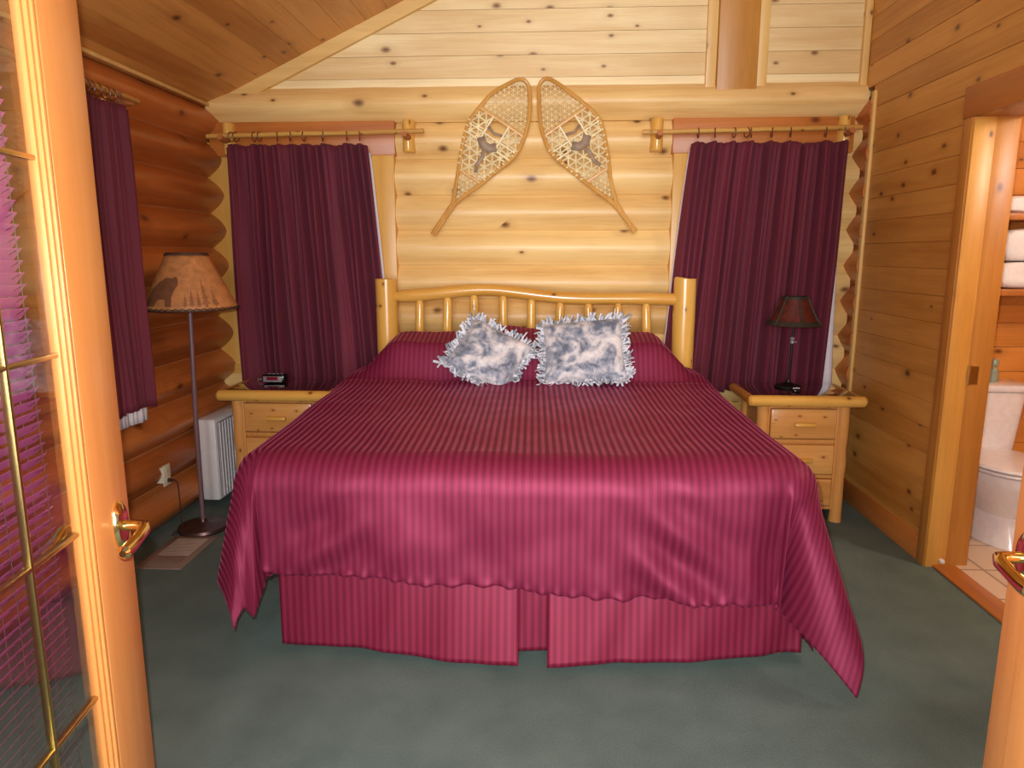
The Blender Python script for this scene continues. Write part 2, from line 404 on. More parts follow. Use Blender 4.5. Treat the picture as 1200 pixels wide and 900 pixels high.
def logprofile(z0, z1, depth, n=10):
    """points (out, z) of a D shaped log face between two seams"""
    pts = []
    for i in range(n + 1):
        t = i / n
        pts.append((depth * (1 - abs(2 * t - 1) ** 1.7), z0 + (z1 - z0) * t))
    return pts
def log_courses(bm, a0, a1, zs, depth, plane, back, sgn, step=0.12, seed=0.0):
    """logs along an axis. plane 'back': faces -Y at Y=back ; 'side': faces sgn*X at X=back"""
    n = max(2, int((a1 - a0) / step))
    for ci, (z0, z1) in enumerate(zs):
        prof = logprofile(z0 + 0.0006, z1 - 0.0006, depth)
        cols = []
        for i in range(n + 1):
            a = a0 + (a1 - a0) * i / n
            col = []
            for o_, z in prof:
                w = 1 + 0.10 * noise.noise(V((a * 1.3, z0 * 9 + seed, 0)))
                o2 = o_ * w + 0.004 * noise.noise(V((a * 4, z * 8, seed)))
                if plane == 'back': col.append(bm.verts.new((a, back - o2, z)))
                else: col.append(bm.verts.new((back + sgn * o2, a, z)))
            # back edge
            if plane == 'back':
                col.append(bm.verts.new((a, back + 0.12, z1 - 0.002))); col.append(bm.verts.new((a, back + 0.12, z0 + 0.002)))
            else:
                col.append(bm.verts.new((back - sgn * 0.12, a, z1 - 0.002))); col.append(bm.verts.new((back - sgn * 0.12, a, z0 + 0.002)))
            cols.append(col)
        m = len(cols[0])
        for c0, c1 in zip(cols, cols[1:]):
            for k in range(m): bm.faces.new((c0[k], c0[(k + 1) % m], c1[(k + 1) % m], c1[k]))
        bm.faces.new(cols[0]); bm.faces.new(list(reversed(cols[-1])))

def bwall():
    seams = [SEAM0 + PITCH * i for i in range(-1, 11)]
    seams[0] = 0.0
    zs = list(zip(seams, seams[1:]))     # ... 2.0845 , 2.302
    low = [z for z in zs if z[1] < 0.8]
    up = [z for z in zs if z[1] >= 0.8 and z[1] < 2.31]
    b = BM()
    log_courses(b, XL, XR, low, 0.062, 'back', D + 0.02, -1)
    log_courses(b, -0.965, 0.745, up, 0.062, 'back', D + 0.02, -1, seed=3)
    log_courses(b, 1.70, XR, up, 0.062, 'back', D + 0.02, -1, seed=5)
    # long top log carrying the gable
    log_courses(b, XL + 0.02, XR, [(2.302, 2.425 + 0.09)], 0.085, 'back', D + 0.0, -1, seed=9)
    box(b, XL - 0.3, XR + 0.1, D + 0.14, D + 0.2, 0, 0.80)
    box(b, -1.02, 0.80, D + 0.14, D + 0.2, 0.80, 2.45)
    box(b, XL - 0.3, -1.95, D + 0.14, D + 0.2, 0.80, 2.45)
    box(b, 1.72, XR + 0.1, D + 0.14, D + 0.2, 0.80, 2.45)
    box(b, XL - 0.3, XR + 0.1, D + 0.14, D + 0.2, 2.2, 2.45)
    return struct('wall_back', b, 'log_back')
bwall()

# left wall: logs along Y, half a course lower, with a window opening Y 2.2..3.25
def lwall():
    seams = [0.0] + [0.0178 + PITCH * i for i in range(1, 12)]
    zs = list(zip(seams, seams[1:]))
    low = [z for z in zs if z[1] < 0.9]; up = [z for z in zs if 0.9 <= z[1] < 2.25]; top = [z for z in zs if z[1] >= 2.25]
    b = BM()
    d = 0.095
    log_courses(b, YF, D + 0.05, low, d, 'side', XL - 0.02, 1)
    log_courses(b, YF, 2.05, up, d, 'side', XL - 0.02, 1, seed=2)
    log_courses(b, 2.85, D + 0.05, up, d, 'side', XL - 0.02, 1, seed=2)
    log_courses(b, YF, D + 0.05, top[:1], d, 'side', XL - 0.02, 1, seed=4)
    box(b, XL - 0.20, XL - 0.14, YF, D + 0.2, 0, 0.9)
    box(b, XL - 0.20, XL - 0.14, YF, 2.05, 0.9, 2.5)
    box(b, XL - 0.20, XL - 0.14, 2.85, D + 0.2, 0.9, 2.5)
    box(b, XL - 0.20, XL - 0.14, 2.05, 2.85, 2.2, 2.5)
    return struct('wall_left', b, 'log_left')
lwall()

# gable boarding
def gable():
    b = BM()
    z = ZG; hs = 0.128
    k = 0
    bays = [(-2.4, 0.93), (1.255, XR + 0.02)]
    while z < 4.0:
        for x0, x1 in bays:
            z1 = z + hs - 0.0022
            xa = x0
            # clip against left slope
            zz = z
            xs = XL + (z - 2.40) / SL - 0.06
            xe = XL + (z1 - 2.40) / SL + 0.02
            a = max(x0, xs)
            if a < x1 - 0.02:
                poly = [(a, z), (x1, z), (x1, z1), (max(a, xs + 0.2 if a == xs else a), z1)]
                prism(b, poly, D - 0.012, D + 0.03)
        z += hs
    box(b, XL - 0.2, XR + 0.05, D + 0.02, D + 0.1, ZG, 4.1)
    return struct('wall_gable', b, 'gable')
gable()
b = BM()
# sloping trim under the ceiling
x0 = XL - 0.02; x1 = XRIDGE
poly = [(x0, zceil(x0) - 0.0), (x1, zceil(x1)), (x1, zceil(x1) - 0.085), (x0 + 0.05, zceil(x0 + 0.05) - 0.085)]
prism(b, poly, D - 0.045, D - 0.012); struct('trim_1', b, 'trim_x')
b = BM(); box(b, XL + 0.03, 0.93, D - 0.034, D - 0.010, ZG - 0.01, ZG + 0.05, 0.003); struct('trim_2', b, 'trim_x')
b = BM(); box(b, 0.915, 0.975, D - 0.04, D, ZG, 3.9, 0.003); struct('trim_3', b, 'trim_v')
b = BM(); box(b, 1.215, 1.272, D - 0.04, D, ZG, 3.9, 0.003); struct('trim_4', b, 'trim_v')
b = BM(); box(b, 1.815, 1.853, D - 0.045, D, ZG, 3.9, 0.003); struct('trim_5', b, 'trim_v')
b = BM(); box(b, 0.977, 1.213, D - 0.06, D + 0.05, ZG, 3.95, 0.008); struct('trim_6', b, 'post_v')

# ceiling: two slopes of boards running into the room
def ceil():
    b = BM()
    w = 0.135
    x = XL - 0.05
    while x < XRIDGE:
        xa, xb = x + 0.001, min(x + w, XRIDGE) - 0.001
        prism(b, [(xa, zceil(xa)), (xb, zceil(xb)), (xb, zceil(xb) + 0.02), (xa, zceil(xa) + 0.02)], YF, D + 0.02)
        x += w
    x = XRIDGE
    while x < XR + 0.05:
        xa, xb = x + 0.001, x + w - 0.001
        prism(b, [(xa, zceil(xa)), (xb, zceil(xb)), (xb, zceil(xb) + 0.02), (xa, zceil(xa) + 0.02)], YF, D + 0.02)
        x += w
    prism(b, [(XL - 0.3, zceil(XL) - 0.1), (XRIDGE, zceil(XRIDGE) + 0.022), (XR + 0.2, zceil(XR + 0.2) + 0.022), (XR + 0.2, zceil(XR + 0.2) + 0.06), (XRIDGE, zceil(XRIDGE) + 0.06), (XL - 0.3, zceil(XL) - 0.05)], YF, D + 0.1)
    return struct('ceiling', b, 'ceil')
ceil()
b = BM(); box(b, XL + 0.0, XL + 0.05, YF, D - 0.01, 2.392, 2.412, 0.003); struct('trim_7', b, 'trim_x')

# right wall of horizontal boards with the bathroom doorway (Y 1.9..3.34)
YD1, YD0, ZDH = 3.345, 2.35, 2.09
def rwall():
    b = BM()
    z = 0.024; hs = 0.128
    k = 0
    while z < 3.75:
        z0, z1 = z + 0.0005, z + hs - 0.0005
        segs = [(YF, 4.40 if z0 < 2.42 else D)] if z0 > 2.2 else [(YF, YD0), (YD1 + 0.05, 4.40)]
        for y0, y1 in segs:
            q = box(b, XR, XR + 0.06, y0, y1, z0, z1)
        z += hs; k += 1
    box(b, XR + 0.05, XR + 0.10, YF, YD0, 0, 3.7); box(b, XR + 0.05, XR + 0.10, YD1 + 0.1, D + 0.1, 0, 3.7)
    box(b, XR + 0.05, XR + 0.10, YD0, YD1 + 0.1, ZDH + 0.05, 3.7)
    bmesh.ops.bevel(b, geom=[e for e in b.edges if abs(e.verts[0].co.z - e.verts[1].co.z) < 1e-5 and abs(e.verts[0].co.x - XR) < 1e-4 and abs(e.verts[1].co.x - XR) < 1e-4], offset=0.0025, segments=1, affect='EDGES')
    return struct('wall_right', b, 'plank_right')
rwall()
# stub of log wall in the right corner, and its pale corner post
b = BM()
seams = [0.0] + [0.0178 + PITCH * i for i in range(1, 12)]
log_courses(b, 4.38, D + 0.03, list(zip(seams, seams[1:])), 0.045, 'side', XR + 0.018, -1, step=0.05)
struct('wall_corner', b, 'log_left')
b = BM(); box(b, XR - 0.016, XR + 0.02, 4.36, 4.40, 0, 2.42, 0.003); struct('trim_8', b, 'trim_v')
b = BM(); box(b, XR - 0.016, XR, YD1 + 0.06, 4.36, 0, 0.125, 0.004); struct('baseboard_right', b, 'casing_y')
# doorway surround
b = BM(); box(b, XR - 0.02, XR, YD1 - 0.005, YD1 + 0.065, 0, ZDH + 0.002, 0.003); struct('trim_9', b, 'jamb2')
b = BM(); box(b, XR - 0.024, XR, YD0 - 0.1, YD1 + 0.07, ZDH, ZDH + 0.135, 0.004); struct('trim_10', b, 'casing_y')
b = BM(); box(b, XR - 0.012, XR + 0.082, YD1 - 0.012, YD1 + 0.03, 0, ZDH, 0.003); struct('trim_11', b, 'jamb')
jb = BM(); box(jb, XR + 0.087, XR + 0.192, YD1 + 0.0, YD1 + 0.04, 0, ZDH, 0.003)
j = struct('trim_12', jb, 'jamb2')
b = BM(); box(b, XR - 0.012, XR + 0.215, YD0, YD1, ZDH - 0.0, ZDH + 0.04, 0.003); struct('trim_13', b, 'jamb2')
b = BM(); box(b, XR - 0.012, XR + 0.215, YD0 - 0.04, YD0, 0, ZDH, 0.003); struct('trim_14', b, 'jamb')
b = BM(); box(b, XR + 0.02, XR + 0.13, YD0, YD1 - 0.012, 0.0, 0.014, 0.005); struct('trim_15', b, 'casing_y')
# floor
b = BM(); box(b, XL - 0.25, XR + 0.03, -0.2, D + 0.2, -0.05, 0.0); struct('floor', b, 'carpet')
# front wall of the bedroom on both sides of the opening, where the french doors hang
b = BM(); box(b, XL - 0.2, -0.98, YF - 0.1, YF, 0, 3.0); box(b, 0.98, XR + 0.1, YF - 0.1, YF, 0, 3.0)
struct('wall_front', b, 'plank_right')

# ------------------------------------------------------------------ bathroom
BX1, BY0, BY1 = 3.4, 1.6, 4.14
b = BM(); box(b, XR + 0.03, BX1, BY0, BY1 + 0.1, -0.05, 0.006); struct('floor_bathroom', b, 'tile')
b = BM()
z = 0.0
while z < 2.5:
    box(b, XR + 0.1, BX1, BY1, BY1 + 0.04, z + 0.0012, z + 0.14 - 0.0012, 0.002); z += 0.14
struct('wall_bathroom_back', b, wood('bath_boards', rgb(226, 150, 70), rgb(190, 116, 48), 'X', 'Z', 0.14, 0, 0.4, 0.35, 1.5, 0.1))
b = BM(); box(b, BX1, BX1 + 0.05, BY0, BY1 + 0.1, 0, 2.5); box(b, XR + 0.1, BX1, BY0 - 0.05, BY0, 0, 2.5)
struct('wall_bathroom_side', b, 'plank_right')
b = BM(); box(b, XR + 0.1, BX1, BY0 - 0.05, BY1 + 0.1, 2.5, 2.55); struct('ceiling_bathroom', b, 'trim_x')

# toilet
TX, TY = 2.40, 4.12
t = thing('toilet', 'white ceramic toilet with closed lid on bathroom tiles', 'toilet', (TX, 3.75, 0.006))
b = BM()
rings = []
for (z, hx, hy, e) in ((0.405, 0.19, 0.085, 5), (0.55, 0.205, 0.09, 5), (0.745, 0.222, 0.098, 5), (0.76, 0.222, 0.098, 5)):
    rings.append([b.verts.new((TX + hx * math.copysign(abs(math.cos(a)) ** (2 / e), math.cos(a)), TY - 0.11 + hy * math.copysign(abs(math.sin(a)) ** (2 / e), math.sin(a)), z)) for a in [2 * PI * k / 40 for k in range(40)]])
for r0, r1 in zip(rings, rings[1:]):
    for k in range(40): b.faces.new((r0[k], r0[(k + 1) % 40], r1[(k + 1) % 40], r1[k]))
b.faces.new(rings[0]); b.faces.new(rings[-1])
obj('tank', b, 'ceramic', t)
b = BM(); box(b, TX - 0.236, TX + 0.236, TY - 0.222, TY - 0.002, 0.76, 0.802, 0.016); obj('tank_lid', b, 'ceramic', t)
def seatpoly(sx, sy, cy, n=40):
    return [(TX + sx * math.sin(a) * (1 - 0.10 * max(0, -math.cos(a))), cy - sy * math.cos(a)) for a in [2 * PI * k / n for k in range(n)]]
def loft(b, layers):
    rs = [[b.verts.new((x, y, z)) for x, y in poly] for z, poly in layers]
    n = len(rs[0])
    for r0, r1 in zip(rs, rs[1:]):
        for k in range(n): b.faces.new((r0[k], r0[(k + 1) % n], r1[(k + 1) % n], r1[k]))
    b.faces.new(rs[0]); b.faces.new(rs[-1])
b = BM()
loft(b, [(0.008, seatpoly(0.125, 0.27, 3.78)), (0.06, seatpoly(0.115, 0.26, 3.79)), (0.16, seatpoly(0.10, 0.225, 3.80)), (0.24, seatpoly(0.135, 0.235, 3.76)), (0.32, seatpoly(0.18, 0.26, 3.72)), (0.37, seatpoly(0.195, 0.27, 3.71)), (0.40, seatpoly(0.198, 0.272, 3.71)), (0.405, seatpoly(0.18, 0.25, 3.71))])
box(b, TX - 0.12, TX + 0.12, 3.88, TY - 0.01, 0.30, 0.405, 0.02)
obj('bowl', b, 'ceramic', t)
b = BM(); loft(b, [(0.405, seatpoly(0.200, 0.275, 3.71)), (0.412, seatpoly(0.206, 0.28, 3.71)), (0.422, seatpoly(0.202, 0.277, 3.71))]); obj('seat', b, 'ceramic', t)
b = BM(); loft(b, [(0.425, seatpoly(0.200, 0.275, 3.71)), (0.434, seatpoly(0.208, 0.283, 3.71)), (0.446, seatpoly(0.198, 0.272, 3.71)), (0.452, seatpoly(0.16, 0.23, 3.71))]); obj('lid', b, 'ceramic', t)
b = BM(); tube(b, [(TX - 0.17, TY - 0.205, 0.70), (TX - 0.17, TY - 0.235, 0.70), (TX - 0.10, TY - 0.24, 0.69)], 0.008, 8); obj('flush_handle', b, 'chrome', t)
b = BM(); tube(b, [(2.15, 4.12, 0.18), (2.15, 4.06, 0.17), (2.18, 4.03, 0.26), (2.24, 4.05, 0.40)], 0.008, 8)
lathe(b, [(0.03, 0), (0.03, 0.01)], (2.15, 4.125, 0.18), 16, 'Y'); obj('supply_pipe', b, 'chrome', t)
# glass bottle on the tank
b = BM(); lathe(b, [(0.001, 0), (0.024, 0.0), (0.026, 0.01), (0.026, 0.06), (0.012, 0.075), (0.012, 0.085), (0.02, 0.09), (0.024, 0.105), (0.018, 0.125), (0.001, 0.13)], (2.475, 4.02, 0.8025), 20)
mg, ntg, pg = newmat('pale_green_glass'); pg.inputs['Base Color'].default_value = rgb(186, 206, 186); pg.inputs['Roughness'].default_value = 0.15; pg.inputs['Transmission Weight'].default_value = 0.5
tag(obj('bottle', b, mg), 'small pale greenish bottle standing on the toilet tank beside the door jamb', 'bottle')
# shelf and towels
sh = thing('towel_shelf', 'wooden two-level shelf of white towels above the toilet', 'shelf', (2.95, 4.0, 1.3))
for z in (1.285, 1.675):
    b = BM(); box(b, 2.20, 3.39, 3.86, BY1 - 0.002, z, z + 0.035, 0.004); obj('shelf_board', b, 'casing_y', sh)
b = BM(); box(b, 2.20, 3.39, BY1 - 0.03, BY1 - 0.002, 1.60, 1.675, 0.003); box(b, 2.20, 3.39, BY1 - 0.03, BY1 - 0.002, 1.22, 1.285, 0.003); obj('cleat', b, 'casing_y', sh)
def towel(x0, x1, z0, z1, label, seed, rolled=False):
    b = BM()
    if rolled:
        cy, r = 3.98, (z1 - z0) / 2
        pts = [(x0 + (x1 - x0) * i / 10, cy, z0 + r) for i in range(11)]
        tube(b, pts, [r * (0.93 if i in (0, 10) else 1 + 0.03 * fbm(i * .6, seed)) for i in range(11)], 24)
    else:
        vs = box(b, x0, x1, 3.87, 4.10, z0, z1)
        bmesh.ops.subdivide_edges(b, edges=b.edges[:], cuts=7, use_grid_fill=True)
        c = V(((x0 + x1) / 2, 3.985, (z0 + z1) / 2)); hx, hy, hz = (x1 - x0) / 2, .115, (z1 - z0) / 2
        for v in b.verts:
            q = v.co - c; u = V((q.x / hx, q.y / hy, q.z / hz))
            n4 = (abs(u.x) ** 6 + abs(u.y) ** 6 + abs(u.z) ** 6) ** (1 / 6) or 1
            f = max(abs(u.x), abs(u.y), abs(u.z)) / n4
            v.co = c + V((q.x * f, q.y * f, q.z * f)) + V((0, 0.006 * fbm(v.co.x * 9, v.co.z * 14, seed), 0.004 * fbm(v.co.x * 8, v.co.y * 9, seed)))
            v.co.z = max(v.co.z, z0)
    return tag(obj('towel', b, 'towel', loc=None), label, 'towel', 'white towels on the bathroom shelf')
towel(2.36, 2.9, 1.7115, 1.80, 'white folded towel alone on the upper bathroom shelf', 1)
towel(2.36, 2.9, 1.3215, 1.46, 'white folded towel at the bottom of the pile on the lower bathroom shelf', 2)
towel(2.37, 2.88, 1.4635, 1.63, 'white plump towel on top of the pile on the lower bathroom shelf', 3)

# hinge leaf on the jamb
hp = BM(); box(hp, XR + 0.095, XR + 0.135, YD1 - 0.004, YD1 + 0.001, 0.905, 0.99)
for k in range(4):
    pass
obj('hinge_plate', hp, 'hinge', j)
hk = BM(); tube(hk, [(XR + 0.086, YD1 - 0.016, 0.90), (XR + 0.086, YD1 - 0.016, 0.995)], 0.006, 10); obj('hinge_knuckle', hk, 'brass', j)
b = BM(); lathe(b, [(0.011, 0.0), (0.011, -0.014), (0.008, -0.018), (0.001, -0.02)], (XR + 0.06, YD1 - 0.012, 0.035), 14, 'Y')
tag(obj('door_bumper', b, 'whitep'), 'small white round bumper low on the bathroom door jamb', 'door bumper')

# ------------------------------------------------------------------ windows behind the curtains
def window_y(name, x0, x1, z0, z1):
    w = sempty(name, ((x0 + x1) / 2, D, z0))
    b = BM()
    for a in ((x0, x0 + 0.05, z0, z1), (x1 - 0.05, x1, z0, z1), (x0 + 0.05, x1 - 0.05, z0, z0 + 0.05), (x0 + 0.05, x1 - 0.05, z1 - 0.05, z1), ((x0 + x1) / 2 - 0.02, (x0 + x1) / 2 + 0.02, z0 + 0.05, z1 - 0.05)):
        box(b, a[0], a[1], D + 0.06, D + 0.11, a[2], a[3], 0.003)
    obj('window_frame', b, 'whitep', w)
    b = BM(); box(b, x0 + 0.04, x1 - 0.04, D + 0.082, D + 0.088, z0 + 0.04, z1 - 0.04); obj('pane', b, 'glass', w)
    return w
window_y('window_1', -1.95, -1.07, 0.785, 2.10)
window_y('window_2', 0.83, 1.70, 0.785, 2.10)
w = sempty('window_3', (XL, 2.6, 0.9))
b = BM()
for a in ((2.05, 2.10, 0.9, 2.2), (2.79, 2.84, 0.9, 2.2), (2.10, 2.79, 0.9, 0.95), (2.10, 2.79, 2.15, 2.2)): box(b, XL - 0.12, XL - 0.07, a[0], a[1], a[2], a[3], 0.003)
obj('window_frame', b, 'whitep', w)
b = BM(); box(b, XL - 0.10, XL - 0.094, 2.09, 2.80, 0.94, 2.16); obj('pane', b, 'glass', w)
# flat casings
b = BM(); box(b, XL - 0.02, -1.93, D - 0.022, D + 0.01, 0.45, 2.19, 0.003); struct('trim_16', b, 'case_v')
b = BM(); box(b, -1.105, -0.965, D - 0.05, D + 0.05, 0.75, 2.19, 0.004); struct('trim_17', b, 'case_v')
b = BM(); box(b, XL + 0.02, -0.955, D - 0.055, D + 0.05, 2.10, 2.303, 0.004); struct('trim_18', b, 'header')
b = BM(); box(b, 0.745, 0.865, D - 0.05, D + 0.05, 0.75, 2.19, 0.004); struct('trim_19', b, 'case_v')
b = BM(); box(b, 0.735, 1.80, D - 0.055, D + 0.05, 2.10, 2.303, 0.004); struct('trim_20', b, 'header')
b = BM(); box(b, XL, -1.0, D - 0.04, D + 0.05, 0.75, 0.785, 0.004); box(b, 0.80, 1.72, D - 0.04, D + 0.05, 0.75, 0.785, 0.004); struct('trim_21', b, 'case_v')
b = BM(); box(b, XL - 0.06, XL + 0.09, 2.83, 2.90, 0.9, 2.24, 0.004); box(b, XL - 0.06, XL + 0.09, 2.03, 2.09, 0.9, 2.24, 0.004); box(b, XL - 0.06, XL + 0.09, 2.09, 2.83, 0.86, 0.9, 0.004); struct('trim_22', b, 'header')

# ------------------------------------------------------------------ curtain rods
def rod(name, label, p0, p1, brs, mat, axis):
    mid = (V(p0) + V(p1)) / 2
    r = thing(name, label, 'curtain rod', mid, 'peeled pole curtain rods')
    b = BM(); n = 16
    pts = []; rr = []
    for i in range(n + 1):
        p = V(p0).lerp(V(p1), i / n)
        p += V((0, 0, 0.004 * noise.noise(V((i * 0.5, p.x, 3))))); pts.append(p)
        rr.append(0.0145 + 0.0015 * noise.noise(V((i * 0.9, p.x, 1))))
    tube(b, pts, rr, 14); obj('pole', b, mat, r)
    for s in brs:
        b = BM(); sgn = 1
        if axis == 'X':
            seg = 14
            ra = []
            for z, q in ((s[1] - 0.093, 0.92), (s[1] - 0.085, 1), (s[1] + 0.085, 1), (s[1] + 0.093, 0.92)):
                ra.append([b.verts.new((s[0] + 0.036 * q * math.cos(PI + PI * k / seg), D - 0.028 + 0.045 * q * math.sin(PI + PI * k / seg) - 0.03, z)) for k in range(seg + 1)] + [b.verts.new((s[0] + 0.036 * q, D + 0.0, z)), b.verts.new((s[0] - 0.036 * q, D + 0.0, z))])
            for r0, r1 in zip(ra, ra[1:]):
                m = len(r0)
                for k in range(m): b.faces.new((r0[k], r0[(k + 1) % m], r1[(k + 1) % m], r1[k]))
            b.faces.new(ra[0]); b.faces.new(ra[-1])
            br = obj('bracket', b, 'pine_v', r)
            b = BM(); tube(b, [(s[0] + 0.004, D - 0.09, s[1] - 0.012), (s[0] + 0.002, D - 0.135, s[1] - 0.012), (s[0], D - 0.19, s[1] - 0.006)], [0.02, 0.019, 0.017], 12); obj('peg', b, 'end_grain', br)
        else:
            tube(b, [(XL + 0.0, s[0], s[1] - 0.09), (XL + 0.0, s[0], s[1] + 0.09)], 0.04, 14); br = obj('bracket', b, 'pine_v', r)
            b = BM(); tube(b, [(XL + 0.02, s[0], s[1] - 0.015), (XL + 0.15, s[0], s[1] - 0.01)], [0.02, 0.017], 12); obj('peg', b, 'end_grain', br)
    return r
YR = D - 0.155
rod('curtain_rod', 'peeled wooden pole curtain rod over the back window left of the bed', (-2.085, YR, 2.205), (-0.757, YR, 2.225), [(-1.99, 2.2), (-0.868, 2.21)], 'rod', 'X')
rod('curtain_rod', 'peeled wooden pole curtain rod over the back window right of the bed', (0.541, YR, 2.205), (1.80, YR, 2.225), [(0.638, 2.205), (1.735, 2.21)], 'rod', 'X')
rod('curtain_rod', 'wooden pole curtain rod on the left log wall behind the glass door', (-1.99, 1.95, 2.225), (-1.99, 3.50, 2.225), [(3.46, 2.225), (2.0, 2.225)], 'rod_y', 'Y')

# ------------------------------------------------------------------ curtains
def curtain(name, label, axis, base, a_top, a_bot, z_top, z_bot, rings, seed, amp=0.036, hem=None, lining_side=0, npleat=17, bowl=None):
    """a_top/a_bot: (lo, hi) along axis at top and bottom"""
    if axis == 'X': root = thing(name, label, 'curtain', ((a_top[0] + a_top[1]) / 2, base, z_bot), 'maroon curtains')
    else: root = thing(name, label, 'curtain', (base, (a_top[0] + a_top[1]) / 2, z_bot), 'maroon curtains')
    rnd = random.Random(seed)
    ph = [rnd.random() * 6.28 for _ in range(8)]
    wr = [rnd.uniform(0.7, 1.3) for _ in range(8)]
    ringu = [(r - a_top[0]) / (a_top[1] - a_top[0]) for r in rings]
    def shape(u, v, extra=0.0, zadd=0.0, ks=1.0):
        # v=0 top
        sag = 0.0
        ds = min(abs(u - q) for q in ringu) if ringu else 0
        sag = min(ds, 0.07) * 0.20
        if u < ringu[0] or u > ringu[-1]: sag += 0.20 * min(ds, 0.1)
        zt = z_top - sag * (a_top[1] - a_top[0])
        z = zt + (z_bot - zt) * v + zadd * v
        e = v ** 0.85
        lo = a_top[0] + (a_bot[0] - a_top[0]) * e; hi = a_top[1] + (a_bot[1] - a_top[1]) * e
        uu = u + 0.010 * math.sin(2 * PI * u * 5 + ph[0]) * v + 0.008 * noise.noise(V((u * 9, v * 2.2, seed)))
        a = lo + (hi - lo) * min(1, max(0, uu))
        g = 0.55 * math.sin(2 * PI * npleat * 0.5 * (u + 0.03 * math.sin(7 * u + ph[1])) + ph[2] + 0.5 * v)
        g += 0.45 * math.sin(2 * PI * npleat * wr[1] * u + ph[3] + 1.3 * math.sin(v * 2 + ph[4]))
        g += 0.35 * math.sin(2 * PI * npleat * 1.8 * wr[2] * u + ph[5] - 0.7 * v)
        am = amp * (0.75 + 0.5 * v)
        off = ks * g * am + 0.02 * noise.noise(V((u * 3, v * 1.5, seed + 5)))
        if axis == 'X': return V((a, base - off + extra, z))
        return V((base + off - extra, a, z))
    b = BM(); grid(b, lambda u, v: shape(u, v), 260, 36); obj('drape', b, 'curtain', root, solid=0.004)
    b = BM()
    lo, hi = lining_side
    def lf(u, v):
        p = shape(min(1, max(0, u)), v, 0.0, -hem if hem else 0, 0.25); p += V((0, 0.068, 0)) if axis == 'X' else V((-0.05, 0, 0))
        p.z -= 0.03 * (1 - v)
        if axis == 'X': p.x += lo * (1 - u) * v ** 2 + hi * u * (v ** 1.3)
        return p
    grid(b, lf, 200, 30); obj('lining', b, 'lining', root, solid=0.002)
    for i, r in enumerate(rings):
        b = BM(); tilt = rnd.uniform(-0.5, 0.5)
        zc = 2.200 if axis == 'X' else 2.212
        pts = []
        for k in range(20):
            t = 2 * PI * k / 20
            rx, rz = 0.024 * math.cos(t), 0.027 * math.sin(t)
            if axis == 'X': pts.append((r + rx * math.sin(tilt), base + rx * math.cos(tilt), zc + rz))
            else: pts.append((-1.99 + rx * math.cos(tilt), r + rx * math.sin(tilt), zc + rz))
        tube(b, pts, 0.0035, 8, closed=True); obj('curtain_ring', b, 'ringwood', root)
    return root
px2x = lambda px: -1.971 + (px - 265) / (430 - 265) * (-1.104 + 1.971)
curtain('curtain', 'maroon pleated curtain behind the clock radio nightstand, left of the headboard', 'X', YR, (-1.975, -1.10), (-1.975, -0.985), 2.158, 0.60,
        [px2x(p) for p in (272, 277.5, 299, 305, 326, 341, 357, 379, 407, 422)], 11, lining_side=(0, 0.0), hem=0.0)
qx2x = lambda px: 0.832 + (px - 811) / (993 - 811) * (1.724 - 0.832)
curtain('curtain', 'maroon pleated curtain behind the small dark lamp, right of the headboard', 'X', YR, (0.828, 1.728), (0.70, 1.70), 2.152, 0.66,
        [qx2x(p) for p in (817.5, 837.5, 860, 875, 880, 904, 926, 967, 990)], 23, lining_side=(0, 0.085), hem=0.0)
curtain('curtain', 'dark maroon curtain with white hem hanging on the left log wall', 'Y', -1.99, (3.0, 3.42), (2.98, 3.42), 2.18, 0.76,
        [3.02, 3.05, 3.10, 3.14, 3.19, 3.25, 3.29, 3.32], 31, hem=0.085, lining_side=(0, 0), npleat=7, amp=0.022)

# ------------------------------------------------------------------ bed
def bx(Y): return -0.05 + (Y - 2.4) * (-0.022)
bed = thing('bed', 'king bed with peeled pine log headboard against the log wall', 'bed', (-0.09, 3.4, 0.0))
YH = 4.33
for xc, zt in ((-0.998, 1.35), (0.815, 1.357)):
    b = BM(); n = 14; pts = []; rr = []
    for i in range(n + 1):
        z = zt * i / n
        pts.append((xc + 0.002 * noise.noise(V((z * 3, xc, 0))), YH, z)); rr.append(0.066 + 0.002 * noise.noise(V((z * 4, xc, 2))))
    pts += [(xc, YH, zt + 0.004)]; rr += [0.058]
    tube(b, pts, rr, 28); obj('post', b, 'pine_v', bed)
# top rail, gently bowed
b = BM(); pts = []; rr = []
def railz(t): return 1.243 + 0.047 * math.exp(-((t - 0.34) / 0.2) ** 2) - 0.012 * t + 0.004 * math.sin(9 * t)
for i in range(31):
    t = i / 30; pts.append((-0.945 + t * 1.71, YH - 0.0, railz(t))); rr.append(0.037 + 0.004 * math.exp(-((t - 0.05) / 0.12) ** 2) + 0.0025 * noise.noise(V((t * 7, 2, 0))))
rr[0] *= 0.7
tube(b, pts, rr, 20); obj('top_rail', b, 'pine_x', bed)
for px in (487.5, 521.5, 554, 589, 623, 657, 691.6, 726, 760.5):
    t = (px - 461) / (792 - 461); x = -0.930 + t * 1.68
    zt = railz((x + 0.945) / 1.71) - 0.024
    b = BM(); r = 0.0275 + random.uniform(-0.0015, 0.002)
    k1 = random.uniform(-.004, .004)
    prof = [(0.70, r), (0.85, r * 1.02), (0.95, r * 1.05), (1.05, r), (zt - 0.035, r), (zt - 0.018, r * 0.82), (zt + 0.012, r * 0.55)]
    tube(b, [(x + k1 * math.sin(z * 20), YH, z) for z, _ in prof], [q for _, q in prof], 16); obj('spindle', b, 'pine_v', bed)
b = BM(); tube(b, [(-0.95 + 1.71 * i / 10, YH, 0.70) for i in range(11)], 0.04, 16); obj('lower_rail', b, 'pine_x', bed)
